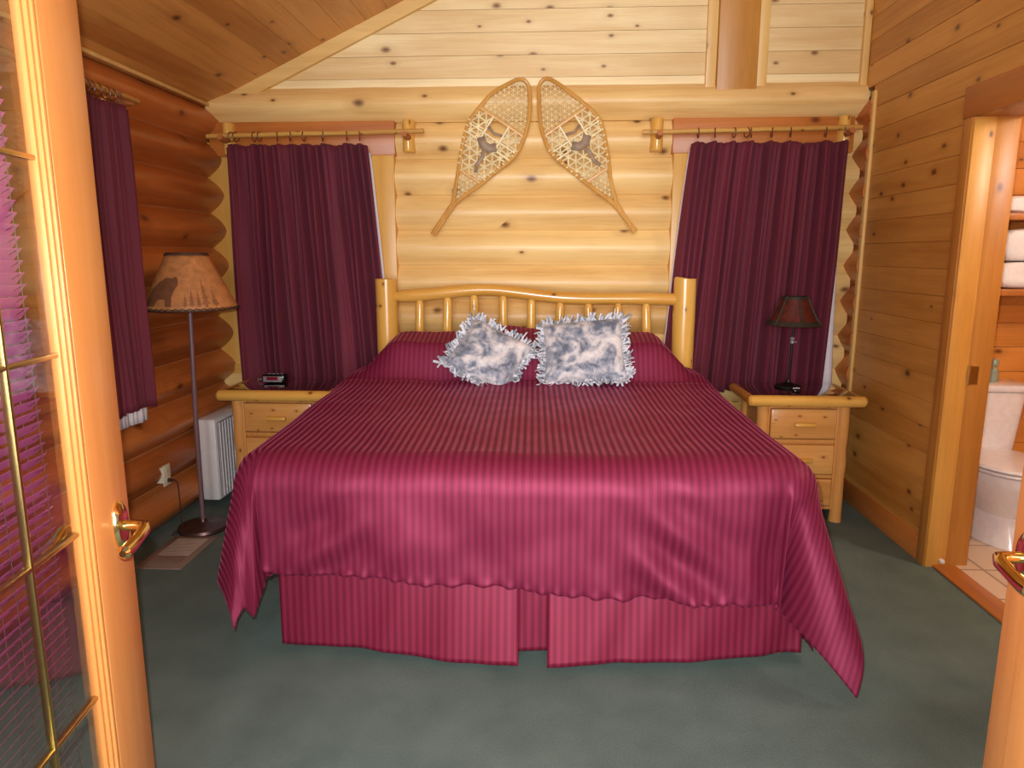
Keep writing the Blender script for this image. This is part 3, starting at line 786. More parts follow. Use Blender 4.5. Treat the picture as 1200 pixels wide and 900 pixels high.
for s in (-1, 1):
    b = BM(); box(b, bx(3) + s * 0.93 - 0.02, bx(3) + s * 0.93 + 0.02, 2.52, YH - 0.05, 0.16, 0.32, 0.006); obj('side_rail', b, 'pine_y', bed)
b = BM(); box(b, bx(2.5) - 0.95, bx(2.5) + 0.93, 2.48, 2.52, 0.025, 0.30, 0.004); obj('foot_board', b, 'header', bed)
for x in (-0.85, 0.72):
    for y in (2.6, ):
        b = BM(); box(b, x - 0.04, x + 0.04, y - 0.04, y + 0.04, 0.0, 0.16, 0.006); obj('leg', b, 'pine_v', bed)
b = BM(); box(b, -0.98, 0.90, 2.53, 4.24, 0.32, 0.70, 0.05); tag(obj('mattress', b, 'mattress'), 'thick mattress under the maroon striped comforter', 'mattress')

# comforter -------------------------------------------------------
ZT = 0.80; RR = 0.13; ARC = RR * PI / 2
SX0, SX1 = -1.03, 0.83; FY = 2.47
HSL, HSR = 0.56, 0.58                     # side drop of cloth
def hemfoot(x):                            # cloth beyond the foot edge
    t = (x - SX0) / (SX1 - SX0)
    if t < 0: return 0.505 - 0.02 * min(1, -t * 4)
    if t > 1: return 0.625
    return 0.50 + 0.045 * min(1, t * 2.2) + 0.06 * max(0, t - 0.45) / 0.55 + 0.010 * math.sin(t * 23) * (1 - t)
def sm(a, b_, x):
    t = min(1, max(0, (x - a) / (b_ - a))); return t * t * (3 - 2 * t)
def topz(x, y):
    xx = x - bx(y) 
    z = ZT + 0.012 * noise.noise(V((x * 2.2, y * 2.2, 1))) + 0.02 * sm(2.5, 3.6, y)
    # pillow mound
    ax = sm(-1.0, -0.72, xx) * (1 - sm(0.70, 0.98, xx))
    gap = 1 - 0.10 * math.exp(-((xx) / 0.10) ** 2)
    yl = 3.80 + 0.05 * noise.noise(V((x * 2, 4, 4)))
    m = 0.19 * sm(yl, yl + 0.13, y) + 0.045 * sm(yl + 0.05, yl + 0.35, y) + 0.05 * math.exp(-((xx + 0.02) / 0.17) ** 2) * sm(3.9, 4.1, y)
    m -= 0.12 * sm(4.14, 4.27, y)
    z += m * ax * gap
    z -= 0.02 * math.exp(-((y - yl) / 0.035) ** 2)          # tuck in front of the pillows
    z += 0.012 * math.exp(-((y - yl + 0.09) / 0.05) ** 2)
    return z
S0, S1, T0, T1 = SX0 - HSL, SX1 + HSR, -0.66, 4.27 - FY
def cpos(s, tt):
    """s across, tt along (0 = foot edge)"""
    a = (SX0 - s) if s < SX0 else (s - SX1 if s > SX1 else 0.0)
    side = -1 if s < SX0 else 1
    bb = max(0.0, -tt)
    cx = min(max(s, SX0), SX1); cy = FY + max(0.0, tt)
    shift = bx(cy) - bx(2.4)
    if a == 0 and bb == 0:
        return V((cx + shift, cy, topz(cx, cy)))
    d = math.hypot(a, bb)
    phi = math.atan2(bb, a)                       # 0 side .. 90 foot
    if d < ARC: h, dr = RR * math.sin(d / RR), RR * (1 - math.cos(d / RR))
    else: h, dr = RR, RR + (d - ARC)
    e = max(0, d - ARC)
    base = topz(cx, cy)
    # flare and folds
    if side < 0: fl = 0.21
    else: fl = 0.16
    fl = fl * math.cos(phi) + 0.02 * math.sin(phi)
    h += fl * e
    cor = 0.0
    if a > 0 and bb > 0:
        p = phi / (PI / 2)
        if side > 0:
            cor = 0.42 * math.exp(-((p - 0.42) / 0.26) ** 2) - 0.50 * math.exp(-((p - 0.86) / 0.12) ** 2)
        else:
            cor = 0.04 * math.exp(-((p - 0.35) / 0.28) ** 2) - 0.40 * math.exp(-((p - 0.93) / 0.07) ** 2)
        h += cor * e * 0.62
        dr = dr - (0.02 if side > 0 else 0.0) * e * math.sin(phi * 2)
        if side < 0: dr += e * (0.42 * math.exp(-((a - 0.17) / 0.12) ** 2) - 0.10 * sm(0.30, 0.56, a)) * sm(0.15, 0.45, bb)
        phi = (PI / 2) * p ** (0.80 if side > 0 else 0.28)
    w = sm(ARC * 0.4, ARC + 0.25, d)
    # hanging folds
    if a > 0 and bb == 0:
        h += w * (0.020 * math.sin(tt * 9 + side) + 0.014 * math.sin(tt * 21 + 2 * side))
    if bb > 0 and a == 0:
        t = (s - SX0) / (SX1 - SX0)
        q = s - 0.5 * bb
        h += w * (0.010 * noise.noise(V((q * 6, bb * 1.5, 7))) * 1.6 + 0.012 * noise.noise(V((s * 3 + bb * 3, bb * 4, 2))))
        h += 0.018 * w * math.exp(-((t - 0.80) / 0.10) ** 2) * math.sin((s * 0.9 - bb * 1.1) * 26)
        h += 0.012 * w * math.exp(-((t - 0.14) / 0.10) ** 2) * math.sin((s * 0.7 + bb * 1.0) * 30)
        h -= 0.05 * w * sm(0.93, 1.0, t)
    nx, ny = (side * math.cos(phi), -math.sin(phi))
    z = base - dr
    p = V((cx + shift + nx * h, cy + ny * h, max(z, 0.012)))
    return p
b = BM()
NU, NV = 230, 170
def cf(u, v):
    s = S0 + (S1 - S0) * u
    hem = hemfoot(s)
    tt = -hem + (hem + T1) * (v ** 1.0)
    p = cpos(s, tt)
    a = max(0, SX0 - s, s - SX1)
    # soft wrinkles of the filling
    k = 0.006 * noise.noise(V((s * 6, tt * 4, 3))) + 0.003 * noise.noise(V((s * 15, tt * 9, 8)))
    p.z += k if tt > 0 and a == 0 else 0
    p.y += k if tt < 0 else 0
    # gathered hem
    he = math.exp(-((tt + hem) / 0.02) ** 2) * (1 if a == 0 else max(0, 1 - a * 12))
    p.y += 0.008 * he * math.sin(s * 85 + 3 * math.sin(s * 11)) ; p.z += 0.004 * he * math.sin(s * 60)
    return p
grid(b, cf, NU, NV, lambda u, v: (S0 + (S1 - S0) * u, v))
cm = obj('comforter', b, 'comforter', solid=0.028, loc=(-0.05, 3.3, 0.0), recalc=True)
sb = cm.modifiers.new('Subdivision', 'SUBSURF'); sb.levels = 1; sb.render_levels = 1
tag(cm, 'maroon satin striped comforter spread over the king bed', 'comforter')

# bed skirt -------------------------------------------------------
sk = thing('bed_skirt', 'maroon striped bed skirt with a split at the foot of the bed', 'bed skirt', (-0.05, 2.42, 0.03))
def skirt_panel(name, p0, p1, zb0, zb1, flare0, flare1, folds, seed, nrm, puff=1.0):
    b = BM(); L = (V(p1) - V(p0)).length
    def f(u, v):
        p = V(p0).lerp(V(p1), u)
        e = v
        fl = (flare0 + (flare1 - flare0) * u) * e
        off = fl + puff * e * (0.010 * math.sin(u * folds + seed) + 0.012 * noise.noise(V((u * L * 4, v * 0.8, seed)))+ 0.014 * noise.noise(V((u * L * 9 + v, v * 0.6, seed + 3))))
        zb = zb0 + (zb1 - zb0) * u + 0.006 * math.sin(u * folds * 0.8)
        zb += 0.0
        z = 0.42 + (zb - 0.42) * v
        return V((p.x + nrm[0] * off, p.y + nrm[1] * off, z))
    grid(b, f, max(20, int(L * 70)), 24, lambda u, v: (u * L, v)); return obj(name, b, 'skirt', sk, solid=0.004)
skirt_panel('foot_panel', (-1.0, 2.43, 0), (-0.10, 2.43, 0), 0.045, 0.024, 0.0, 0.085, 9, 1, (0, -1))
skirt_panel('foot_panel', (0.005, 2.43, 0), (0.94, 2.45, 0), 0.022, 0.055, 0.09, 0.01, 8, 4, (0, -1))
skirt_panel('pleat_backing', (-0.16, 2.45, 0), (0.06, 2.45, 0), 0.045, 0.045, 0.03, 0.03, 3, 6, (0, -1))
skirt_panel('side_panel', (-0.99, 2.46, 0), (-1.03, 4.24, 0), 0.05, 0.04, 0.01, 0.03, 16, 5, (-1, 0))
skirt_panel('side_panel', (0.95, 2.46, 0), (0.90, 4.24, 0), 0.05, 0.04, 0.03, 0.03, 16, 8, (1, 0))

# ------------------------------------------------------------------ fringed toss pillows
def toss(label, c, size, tilt, roll, yaw, seed):
    c = V(c)
    R_ = Matrix.Rotation(yaw, 3, 'Z') @ Matrix.Rotation(tilt, 3, 'X') @ Matrix.Rotation(roll, 3, 'Y')
    root = thing('toss_pillow', label, 'pillow', c, 'fringed toss pillows')
    w, h, th = size
    rnd = random.Random(seed)
    b = BM()
    def surf(sg):
        def f(u, v):
            x, z = 2 * u - 1, 2 * v - 1
            k = (1 - x ** 4) * (1 - z ** 4)
            y = -sg * th * (max(k, 0) ** 0.5) * (1 + 0.14 * noise.noise(V((x * 2, z * 2, seed + sg))))
            pin = 1 - 0.07 * (1 - abs(z) ** 2) * abs(x) ** 3
            pin2 = 1 - 0.07 * (1 - abs(x) ** 2) * abs(z) ** 3
            y += 0.006 * noise.noise(V((x * 6, z * 6, seed)))
            return c + R_ @ V((x * w * pin, y, z * h * pin2))
        return f
    grid(b, surf(1), 36, 36); grid(b, surf(-1), 36, 36)
    bmesh.ops.remove_doubles(b, verts=b.verts, dist=0.0008)
    obj('cushion', b, 'fleece', root)
    b = BM()
    def strip(pt, dr, L, wd, dk):
        side = dr.cross(V((0, 1, 0))).normalized()
        curl = rnd.uniform(-0.03, 0.03); cy = rnd.uniform(-0.03, 0.015)
        prev = None; tw = rnd.uniform(-0.9, 0.9)
        for i in range(5):
            t = i / 4
            q = pt + dr * (L * t) + side * (curl * t * t) + V((0, cy * t * t * 1.3, 0))
            sd = (side * math.cos(tw * t) + V((0, 1, 0)) * math.sin(tw * t)) * wd
            a, c2 = b.verts.new(c + R_ @ (q - sd)), b.verts.new(c + R_ @ (q + sd))
            if prev:
                f = b.faces.new((prev[0], prev[1], c2, a)); f.material_index = dk
            prev = (a, c2)
    n = 34
    for layer in range(2):
        for e in range(4):
            for i in range(n):
                t = (i + rnd.random() * 0.6) / n * 2 - 1
                if e == 0: pt, dr = V((t * w, 0, h * (1 - 0.07 * (1 - t * t)))), V((0, 0, 1))
                elif e == 1: pt, dr = V((t * w, 0, -h * (1 - 0.07 * (1 - t * t)))), V((0, 0, -1))
                elif e == 2: pt, dr = V((w * (1 - 0.07 * (1 - t * t)), 0, t * h)), V((1, 0, 0))
                else: pt, dr = V((-w * (1 - 0.07 * (1 - t * t)), 0, t * h)), V((-1, 0, 0))
                pt = pt - dr * 0.012
                pt.y -= rnd.uniform(-0.004, 0.012)
                a = rnd.uniform(-0.45, 0.45); dr = Matrix.Rotation(a, 3, 'Y') @ dr
                dr.y = rnd.uniform(-0.45, 0.1)
                strip(pt, dr, rnd.uniform(0.03, 0.058), rnd.uniform(0.004, 0.007), 1 if rnd.random() < 0.35 else 0)
    obj('fringe', b, ['fringe', 'fringe_dark'], root, recalc=False, solid=0.002)
    return root
toss('white and grey fringed fleece pillow, the left one on the bed', (-0.325, 3.80, 0.955), (0.19, 0.17, 0.08), math.radians(-38), math.radians(32), math.radians(8), 3)
toss('white and grey fringed fleece pillow, the larger right one on the bed', (0.19, 3.79, 0.985), (0.225, 0.185, 0.075), math.radians(-34), math.radians(-7), math.radians(-8), 9)

# ------------------------------------------------------------------ nightstands
def stand(label, x0, x1, yf, yb, zt, knot=False):
    r = thing('nightstand', label, 'nightstand', ((x0 + x1) / 2, (yf + yb) / 2, 0), 'pine nightstands')
    # top: glossy slab and log edging
    b = BM(); box(b, x0 + 0.02, x1 - 0.02, yf + 0.03, yb, zt - 0.045, zt - 0.004, 0.002); obj('top_panel', b, 'mirror_top', r)
    b = BM(); n = 12
    tube(b, [(x0 - 0.012, yf + 0.028, zt - 0.03), (x0, yf + 0.028, zt - 0.03)] + [(x0 + (x1 - x0) * i / n, yf + 0.028 + 0.001 * math.sin(i), zt - 0.03) for i in range(1, n)] + [(x1, yf + 0.028, zt - 0.03), (x1 + 0.012, yf + 0.028, zt - 0.03)], [0.022, 0.031] + [0.032] * (n - 1) + [0.031, 0.022], 18)
    obj('front_edging', b, 'pine_x', r)
    for xs in (x0 + 0.012, x1 - 0.012):
        b = BM(); tube(b, [(xs, yf + 0.03, zt - 0.03), (xs, yb, zt - 0.03)], 0.027, 16); obj('side_edging', b, 'pine_y', r)
    # log corner legs
    for xs in (x0 + 0.085, x1 - 0.085):
        for ys in (yf + 0.075, yb - 0.05):
            b = BM(); tube(b, [(xs + 0.002 * math.sin(k * 2.1), ys, 0.0 + (zt - 0.05) * k / 8) for k in range(9)], [0.034 + 0.0015 * math.sin(k * 3 + xs) for k in range(9)], 18); obj('leg', b, 'stand_v', r)
    xi0, xi1 = x0 + 0.105, x1 - 0.105
    b = BM(); box(b, xi0, xi1, yf + 0.085, yb - 0.03, 0.07, zt - 0.05, 0.002); box(b, x0 + 0.075, xi0 + 0.002, yf + 0.10, yb - 0.06, 0.07, zt - 0.05); box(b, xi1 - 0.002, x1 - 0.075, yf + 0.10, yb - 0.06, 0.07, zt - 0.05)
    obj('carcass', b, 'stand_v', r)
    # frame strips around the drawers
    b = BM(); box(b, xi0, xi0 + 0.018, yf + 0.062, yf + 0.086, 0.07, zt - 0.055, 0.002); box(b, xi1 - 0.018, xi1, yf + 0.062, yf + 0.086, 0.07, zt - 0.055, 0.002)
    for z in (0.07, 0.255, 0.46, zt - 0.075): box(b, xi0 + 0.018, xi1 - 0.018, yf + 0.068, yf + 0.086, z, z + 0.018, 0.001)
    obj('face_frame', b, 'stand_v', r)
    for z0, z1 in ((0.095, 0.25), (0.28, 0.45), (0.485, zt - 0.08)):
        b = BM(); box(b, xi0 + 0.022, xi1 - 0.022, yf + 0.050, yf + 0.090, z0, z1, 0.009); dr = obj('drawer', b, 'stand_x', r)
        zc = (z0 + z1) / 2; xc = (xi0 + xi1) / 2
        b = BM(); tube(b, [(xc - 0.055, yf + 0.026, zc), (xc - 0.05, yf + 0.026, zc), (xc + 0.05, yf + 0.026, zc), (xc + 0.055, yf + 0.026, zc)], [0.010, 0.013, 0.013, 0.010], 12)
        for s in (-0.03, 0.03): tube(b, [(xc + s, yf + 0.028, zc), (xc + s, yf + 0.052, zc)], 0.007, 8)
        obj('handle', b, 'pine_x', dr)
    return r
stand('pine log nightstand left of the bed, under the clock radio', -1.885, -1.235, 3.86, 4.30, 0.735)
stand('pine log nightstand right of the bed, under the small dark lamp', 1.115, 1.728, 3.86, 4.30, 0.735)

# clock radio
cr = thing('clock_radio', 'black clock radio with red display on the left nightstand', 'clock', (-1.66, 4.16, 0.732))
b = BM(); box(b, -1.735, -1.595, 4.13, 4.21, 0.7325, 0.785, 0.014); obj('body', b, 'black', cr)
b = BM(); box(b, -1.722, -1.608, 4.1265, 4.131, 0.740, 0.775, 0.0015); obj('face_plate', b, 'silver', cr)
b = BM(); box(b, -1.70, -1.63, 4.1245, 4.128, 0.752, 0.772, 0.001); obj('display', b, 'displayred', cr)
b = BM()
for i in range(4): box(b, -1.705 + i * 0.026, -1.688 + i * 0.026, 4.16, 4.175, 0.784, 0.788, 0.001)
obj('button', b, 'silver', cr)
b = BM(); tube(b, [(-1.735, 4.2, 0.75), (-1.76, 4.215, 0.745), (-1.79, 4.235, 0.737), (-1.82, 4.28, 0.735), (-1.82, 4.32, 0.70)], 0.0025, 6); obj('power_cord', b, 'ivory', cr)

# table lamp
LX, LY = 1.405, 4.16
tl = thing('table_lamp', 'small dark table lamp with red leather shade on the right nightstand', 'lamp', (LX, LY, 0.7315))
b = BM(); lathe(b, [(0.001, 0.7315), (0.074, 0.7315), (0.076, 0.738), (0.072, 0.745), (0.04, 0.754), (0.014, 0.764), (0.011, 0.78), (0.001, 0.782)], (LX, LY, 0), 32); obj('base', b, 'blackiron', tl)
b = BM(); tube(b, [(LX, LY, 0.76), (LX + 0.004, LY, 0.9), (LX + 0.008, LY, 1.13)], 0.0068, 12); obj('stem', b, 'blackiron', tl)
b = BM(); lathe(b, [(0.009, 0.99), (0.013, 0.995), (0.013, 1.005), (0.009, 1.01), (0.013, 1.016), (0.013, 1.026), (0.008, 1.03)], (LX + 0.006, LY, 0), 14); tube(b, [(LX + 0.006, LY, 1.0), (LX + 0.03, LY - 0.01, 1.0)], 0.004, 8); obj('switch', b, 'silver', tl)
def shade_prof(t): return 0.066 + (0.139 - 0.066) * (t ** 1.0) + 0.012 * t ** 6
b = BM()
Z0, Z1 = 1.262, 1.10
grid(b, lambda u, v: V((LX + 0.006 + shade_prof(v) * math.cos(2 * PI * u), LY + shade_prof(v) * math.sin(2 * PI * u), Z0 + (Z1 - Z0) * v)), 48, 12, closed_u=True)
shd = obj('lamp_shade', b, 'shade_red', tl, solid=0.003)
b = BM()
for v0, v1 in ((0.0, 0.09), (0.84, 1.0)):
    lathe(b, [(shade_prof(v0) + 0.003, Z0 + (Z1 - Z0) * v0), (shade_prof(v1) + 0.003, Z0 + (Z1 - Z0) * v1), (shade_prof(v1) - 0.004, Z0 + (Z1 - Z0) * v1), (shade_prof(v0) - 0.004, Z0 + (Z1 - Z0) * v0), (shade_prof(v0) + 0.003, Z0 + (Z1 - Z0) * v0)], (LX + 0.006, LY, 0), 48, capends=False)
for k in range(6):
    a = 2 * PI * (k + 0.5) / 6 + 0.0
    tube(b, [(LX + 0.006 + (shade_prof(v) + 0.001) * math.cos(a), LY + (shade_prof(v) + 0.001) * math.sin(a), Z0 + (Z1 - Z0) * v) for v in (0, 0.25, 0.5, 0.75, 1)], 0.006, 8, up=(0, 1, 0))
obj('shade_trim', b, 'shade_trim', shd)
b = BM(); lathe(b, [(0.001, 1.20), (0.02, 1.19), (0.028, 1.17), (0.022, 1.145), (0.012, 1.12), (0.012, 1.1), (0.001, 1.1)], (LX + 0.008, LY, 0), 16); obj('bulb', b, 'bulb', tl)
# small black object with white marks
b = BM(); box(b, 1.385, 1.425, 3.99, 4.045, 0.7315, 0.752, 0.008)
so = obj('trinket', b, 'black'); tag(so, 'small black object with white markings beside the lamp base', 'trinket')
b = BM()
def stroke(pts, w=0.0022): tube(b, [(1.405 + x * 0.036, 4.026 + y * 0.03 - 0.018, 0.7525) for x, y in pts], w, 6)
stroke([(-.5, .3), (-.3, .9), (-.1, .3)]); stroke([(-.4, .5), (-.15, .5)]); stroke([(0, .3), (.02, .9), (.25, .75), (.05, .6), (.25, .3)]); stroke([(.3, .9), (.5, .5)]); stroke([(.62, .95), (.45, .3)])
obj('marking', b, 'whitep', so)

# ------------------------------------------------------------------ floor lamp
FX, FYL = -1.905, 3.63
fl = thing('floor_lamp', 'floor lamp with brown parchment shade and bear motif beside the left curtain', 'lamp', (FX, FYL, 0))
b = BM(); lathe(b, [(0.001, 0.0), (0.132, 0.0), (0.136, 0.01), (0.130, 0.024), (0.05, 0.032), (0.02, 0.045), (0.014, 0.06), (0.001, 0.06)], (FX, FYL, 0), 44); obj('base', b, 'bronze', fl)
b = BM(); tube(b, [(FX, FYL, 0.03), (FX - 0.003 + 0.008, FYL, 0.6), (FX + 0.025, FYL, 1.30)], 0.0125, 14); obj('pole', b, 'pole_metal', fl)
SXc = FX + 0.028
Za, Zb, ra_, rb_ = 1.505, 1.222, 0.098, 0.238
def rs(v): return ra_ + (rb_ - ra_) * v
b = BM(); grid(b, lambda u, v: V((SXc + rs(v) * math.cos(2 * PI * u), FYL + rs(v) * math.sin(2 * PI * u), Za + (Zb - Za) * v)), 56, 10, closed_u=True)
shd = obj('lamp_shade', b, ['parchment', 'paperlining'], fl, solid=0.003)
shd.modifiers['Solidify'].material_offset = 1
def oncone(ang, v, e=0.0012): return V((SXc + (rs(v) + e) * math.cos(ang), FYL + (rs(v) + e) * math.sin(ang), Za + (Zb - Za) * v))
def motif(poly, mat, nm):   # polygon in (angle, v); fan of small quads
    b = BM()
    # raster fill
    n = 60
    a0, a1 = min(p[0] for p in poly), max(p[0] for p in poly); v0, v1 = min(p[1] for p in poly), max(p[1] for p in poly)
    def inside(x, y):
        c = False; m = len(poly)
        for i in range(m):
            xa, ya = poly[i]; xb, yb = poly[i - 1]
            if (ya > y) != (yb > y) and x < (xb - xa) * (y - ya) / (yb - ya) + xa: c = not c
        return c
    cache = {}
    def vv(i, k):
        if (i, k) not in cache: cache[(i, k)] = b.verts.new(oncone(a0 + (a1 - a0) * i / n, v0 + (v1 - v0) * k / n))
        return cache[(i, k)]
    for i in range(n):
        for k in range(n):
            if inside(a0 + (a1 - a0) * (i + .5) / n, v0 + (v1 - v0) * (k + .5) / n): b.faces.new((vv(i, k), vv(i + 1, k), vv(i + 1, k + 1), vv(i, k + 1)))
    obj(nm, b, mat, shd, smooth=False)
def ap(px, v): # pixel-like horizontal fraction (-1..1) of the shade to angle
    return math.radians(-62) + math.asin(max(-0.99, min(0.99, px)))
bear = [(-.92, .92), (-.90, .62), (-.80, .50), (-.62, .42), (-.45, .44), (-.36, .40), (-.30, .46), (-.30, .56), (-.38, .64), (-.42, .74), (-.40, .92), (-.52, .92), (-.55, .80), (-.70, .80), (-.74, .92)]
motif([(ap(x, v), v) for x, v in bear], 'motif', 'bear_motif')
def tree(cx, v0, v1, w):
    pts = [(cx, v0)]; n = 5
    for i in range(n):
        t = (i + 1) / n; pts += [(cx + w * t, v0 + (v1 - v0) * t * 0.9), (cx + w * t * 0.45, v0 + (v1 - v0) * t * 0.9)]
    pts += [(cx + w * 0.15, v1), (cx - w * 0.15, v1)]
    for i in reversed(range(n)):
        t = (i + 1) / n; pts += [(cx - w * t * 0.45, v0 + (v1 - v0) * t * 0.9), (cx - w * t, v0 + (v1 - v0) * t * 0.9)]
    return pts
for cx, v0, v1, w_ in ((0.02, 0.60, 0.93, 0.07), (0.17, 0.64, 0.93, 0.06), (0.32, 0.42, 0.94, 0.09), (0.52, 0.62, 0.93, 0.08), (-0.12, 0.70, 0.93, 0.06)):
    motif([(ap(x, v), v) for x, v in tree(cx, v0, v1, w_)], 'motif_light', 'tree_motif')
for v0 in (0.025, 0.972):
    b = BM(); tube(b, [oncone(2 * PI * k / 90, v0 + (0.012 if k % 2 else -0.012), 0.003) for k in range(90)], 0.0028, 6, closed=True)
    obj('lacing', b, 'stitch', shd)
    b = BM(); tube(b, [oncone(2 * PI * k / 60, 0.0 if v0 < .5 else 1.0, 0.0) for k in range(60)], 0.004, 6, closed=True); obj('rim', b, 'stitch', shd)
b = BM(); lathe(b, [(0.001, 1.42), (0.022, 1.41), (0.032, 1.385), (0.026, 1.35), (0.014, 1.32), (0.014, 1.29), (0.001, 1.29)], (SXc, FYL, 0), 18); obj('bulb', b, 'bulb', fl)

# outlet with plug and cord
ot = thing('power_outlet', 'ivory wall outlet low on the left log wall', 'outlet', (-2.10, 3.56, 0.335))
b = BM(); box(b, -2.050, -2.042, 3.52, 3.59, 0.275, 0.39, 0.003, Matrix.Rotation(0.0, 3, 'Y'), V((-2.07, 3.55, 0.33)))
box(b, -2.12, -2.049, 3.535, 3.575, 0.29, 0.375)
obj('cover_plate', b, 'ivory', ot)
b = BM(); box(b, -2.0425, -2.040, 3.54, 3.57, 0.345, 0.372, 0.002); obj('socket', b, 'ivory', ot); b = BM(); box(b, -2.0425, -2.040, 3.54, 3.57, 0.290, 0.318, 0.002); obj('socket', b, 'ivory', ot)
b = BM()
tube(b, [(-2.040, 3.555, 0.304), (-2.02, 3.555, 0.304)], [0.012, 0.009], 10)
tube(b, [(-2.02, 3.555, 0.304), (-2.01, 3.565, 0.302), (-2.0, 3.575, 0.28), (-2.0, 3.58, 0.18), (-2.005, 3.585, 0.08), (-2.0, 3.59, 0.02), (-1.985, 3.6, 0.006), (-2.0, 3.55, 0.004), (-2.03, 3.52, 0.004), (-2.035, 3.56, 0.005), (-2.01, 3.62, 0.004), (-1.99, 3.66, 0.004)], 0.0035, 8)
tag(obj('lamp_cord', b, 'cord', loc=(-2.0, 3.56, 0.0)), 'thin brown lamp cord plugged into the wall outlet and dropping to the floor', 'cord')

# floor register
fr_ = thing('floor_vent', 'taupe metal floor register in the carpet by the floor lamp', 'floor vent', (-1.87, 3.31, 0))
b = BM(); box(b, -2.0, -1.765, 3.11, 3.51, 0.0, 0.007, 0.003); obj('frame', b, 'vent', fr_)
b = BM()
for i in range(15): box(b, -1.965, -1.80, 3.26 + i * 0.0145, 3.26 + i * 0.0145 + 0.009, 0.007, 0.0095, 0.001)
obj('louver', b, plain('light_taupe', rgb(176, 154, 138), 0.45), fr_)
b = BM()
for i in range(12): box(b, -1.965 + i * 0.014, -1.965 + i * 0.014 + 0.008, 3.145, 3.245, 0.007, 0.009, 0.001)
obj('louver', b, 'vent', fr_)

# wall heater
ht = thing('wall_heater', 'white electric wall heater between the floor lamp and the nightstand', 'heater', (-2.0, 4.15, 0.03))
HX0, HX1, HY0, HY1 = -2.075, -1.935, 3.95, 4.50
b = BM(); box(b, HX0, HX1 - 0.02, HY0, HY1, 0.045, 0.545, 0.018); obj('case', b, 'whitep', ht)
b = BM(); box(b, HX1 - 0.032, HX1 - 0.016, HY0 + 0.02, HY1 - 0.02, 0.07, 0.52); obj('core', b, 'grille', ht)
b = BM()
for i in range(38): 
    z = 0.075 + i * 0.0118; box(b, HX1 - 0.016, HX1 - 0.008, HY0 + 0.018, HY1 - 0.02, z, z + 0.005)
for i in range(14):
    y = HY0 + 0.03 + i * 0.036; box(b, HX1 - 0.010, HX1 - 0.004, y, y + 0.006, 0.07, 0.52)
obj('grille', b, 'whitep', ht, smooth=False)

# ------------------------------------------------------------------ snowshoes
RSH = [(930, 630), (905, 540), (890, 420), (870, 300), (840, 225), (770, 160), (700, 110), (640, 75), (600, 65), (570, 95), (568, 170), (575, 260), (600, 350), (640, 410), (700, 465), (780, 530), (860, 590), (915, 632)]
LSH = [(162, 632), (175, 560), (195, 440), (215, 330), (240, 250), (290, 180), (350, 120), (420, 85), (480, 67), (515, 90), (525, 150), (520, 230), (495, 330), (450, 410), (370, 480), (290, 545), (205, 605), (172, 634)]
def z2w(p):   # measured position on the wall
    px, py = 490 + p[0] / 4, 80 + p[1] / 4
    f = 829.0; X = (px - 643.2) ; 
    import mathutils
    pit, yw = 0.1813, 0.05206
    F = V((-math.sin(yw) * math.cos(pit), math.cos(yw) * math.cos(pit), -math.sin(pit))); Rt = V((math.cos(yw), math.sin(yw), 0)); Dn = F.cross(Rt)
    d = F + Rt * ((px - 600) / f) + Dn * ((py - 450) / f)
    t = (D - 0.10) / d.y
    return (d.x * t, H + d.z * t)
def catmull(pts, n=6):
    out = []; m = len(pts)
    for i in range(m - 1):
        p0, p1, p2, p3 = pts[max(i - 1, 0)], pts[i], pts[i + 1], pts[min(i + 2, m - 1)]
        for k in range(n):
            t = k / n
            out.append(tuple(0.5 * (2 * p1[j] + (p2[j] - p0[j]) * t + (2 * p0[j] - 5 * p1[j] + 4 * p2[j] - p3[j]) * t * t + (3 * p1[j] - p0[j] - 3 * p2[j] + p3[j]) * t ** 3) for j in range(len(p1))))
    out.append(pts[-1]); return out
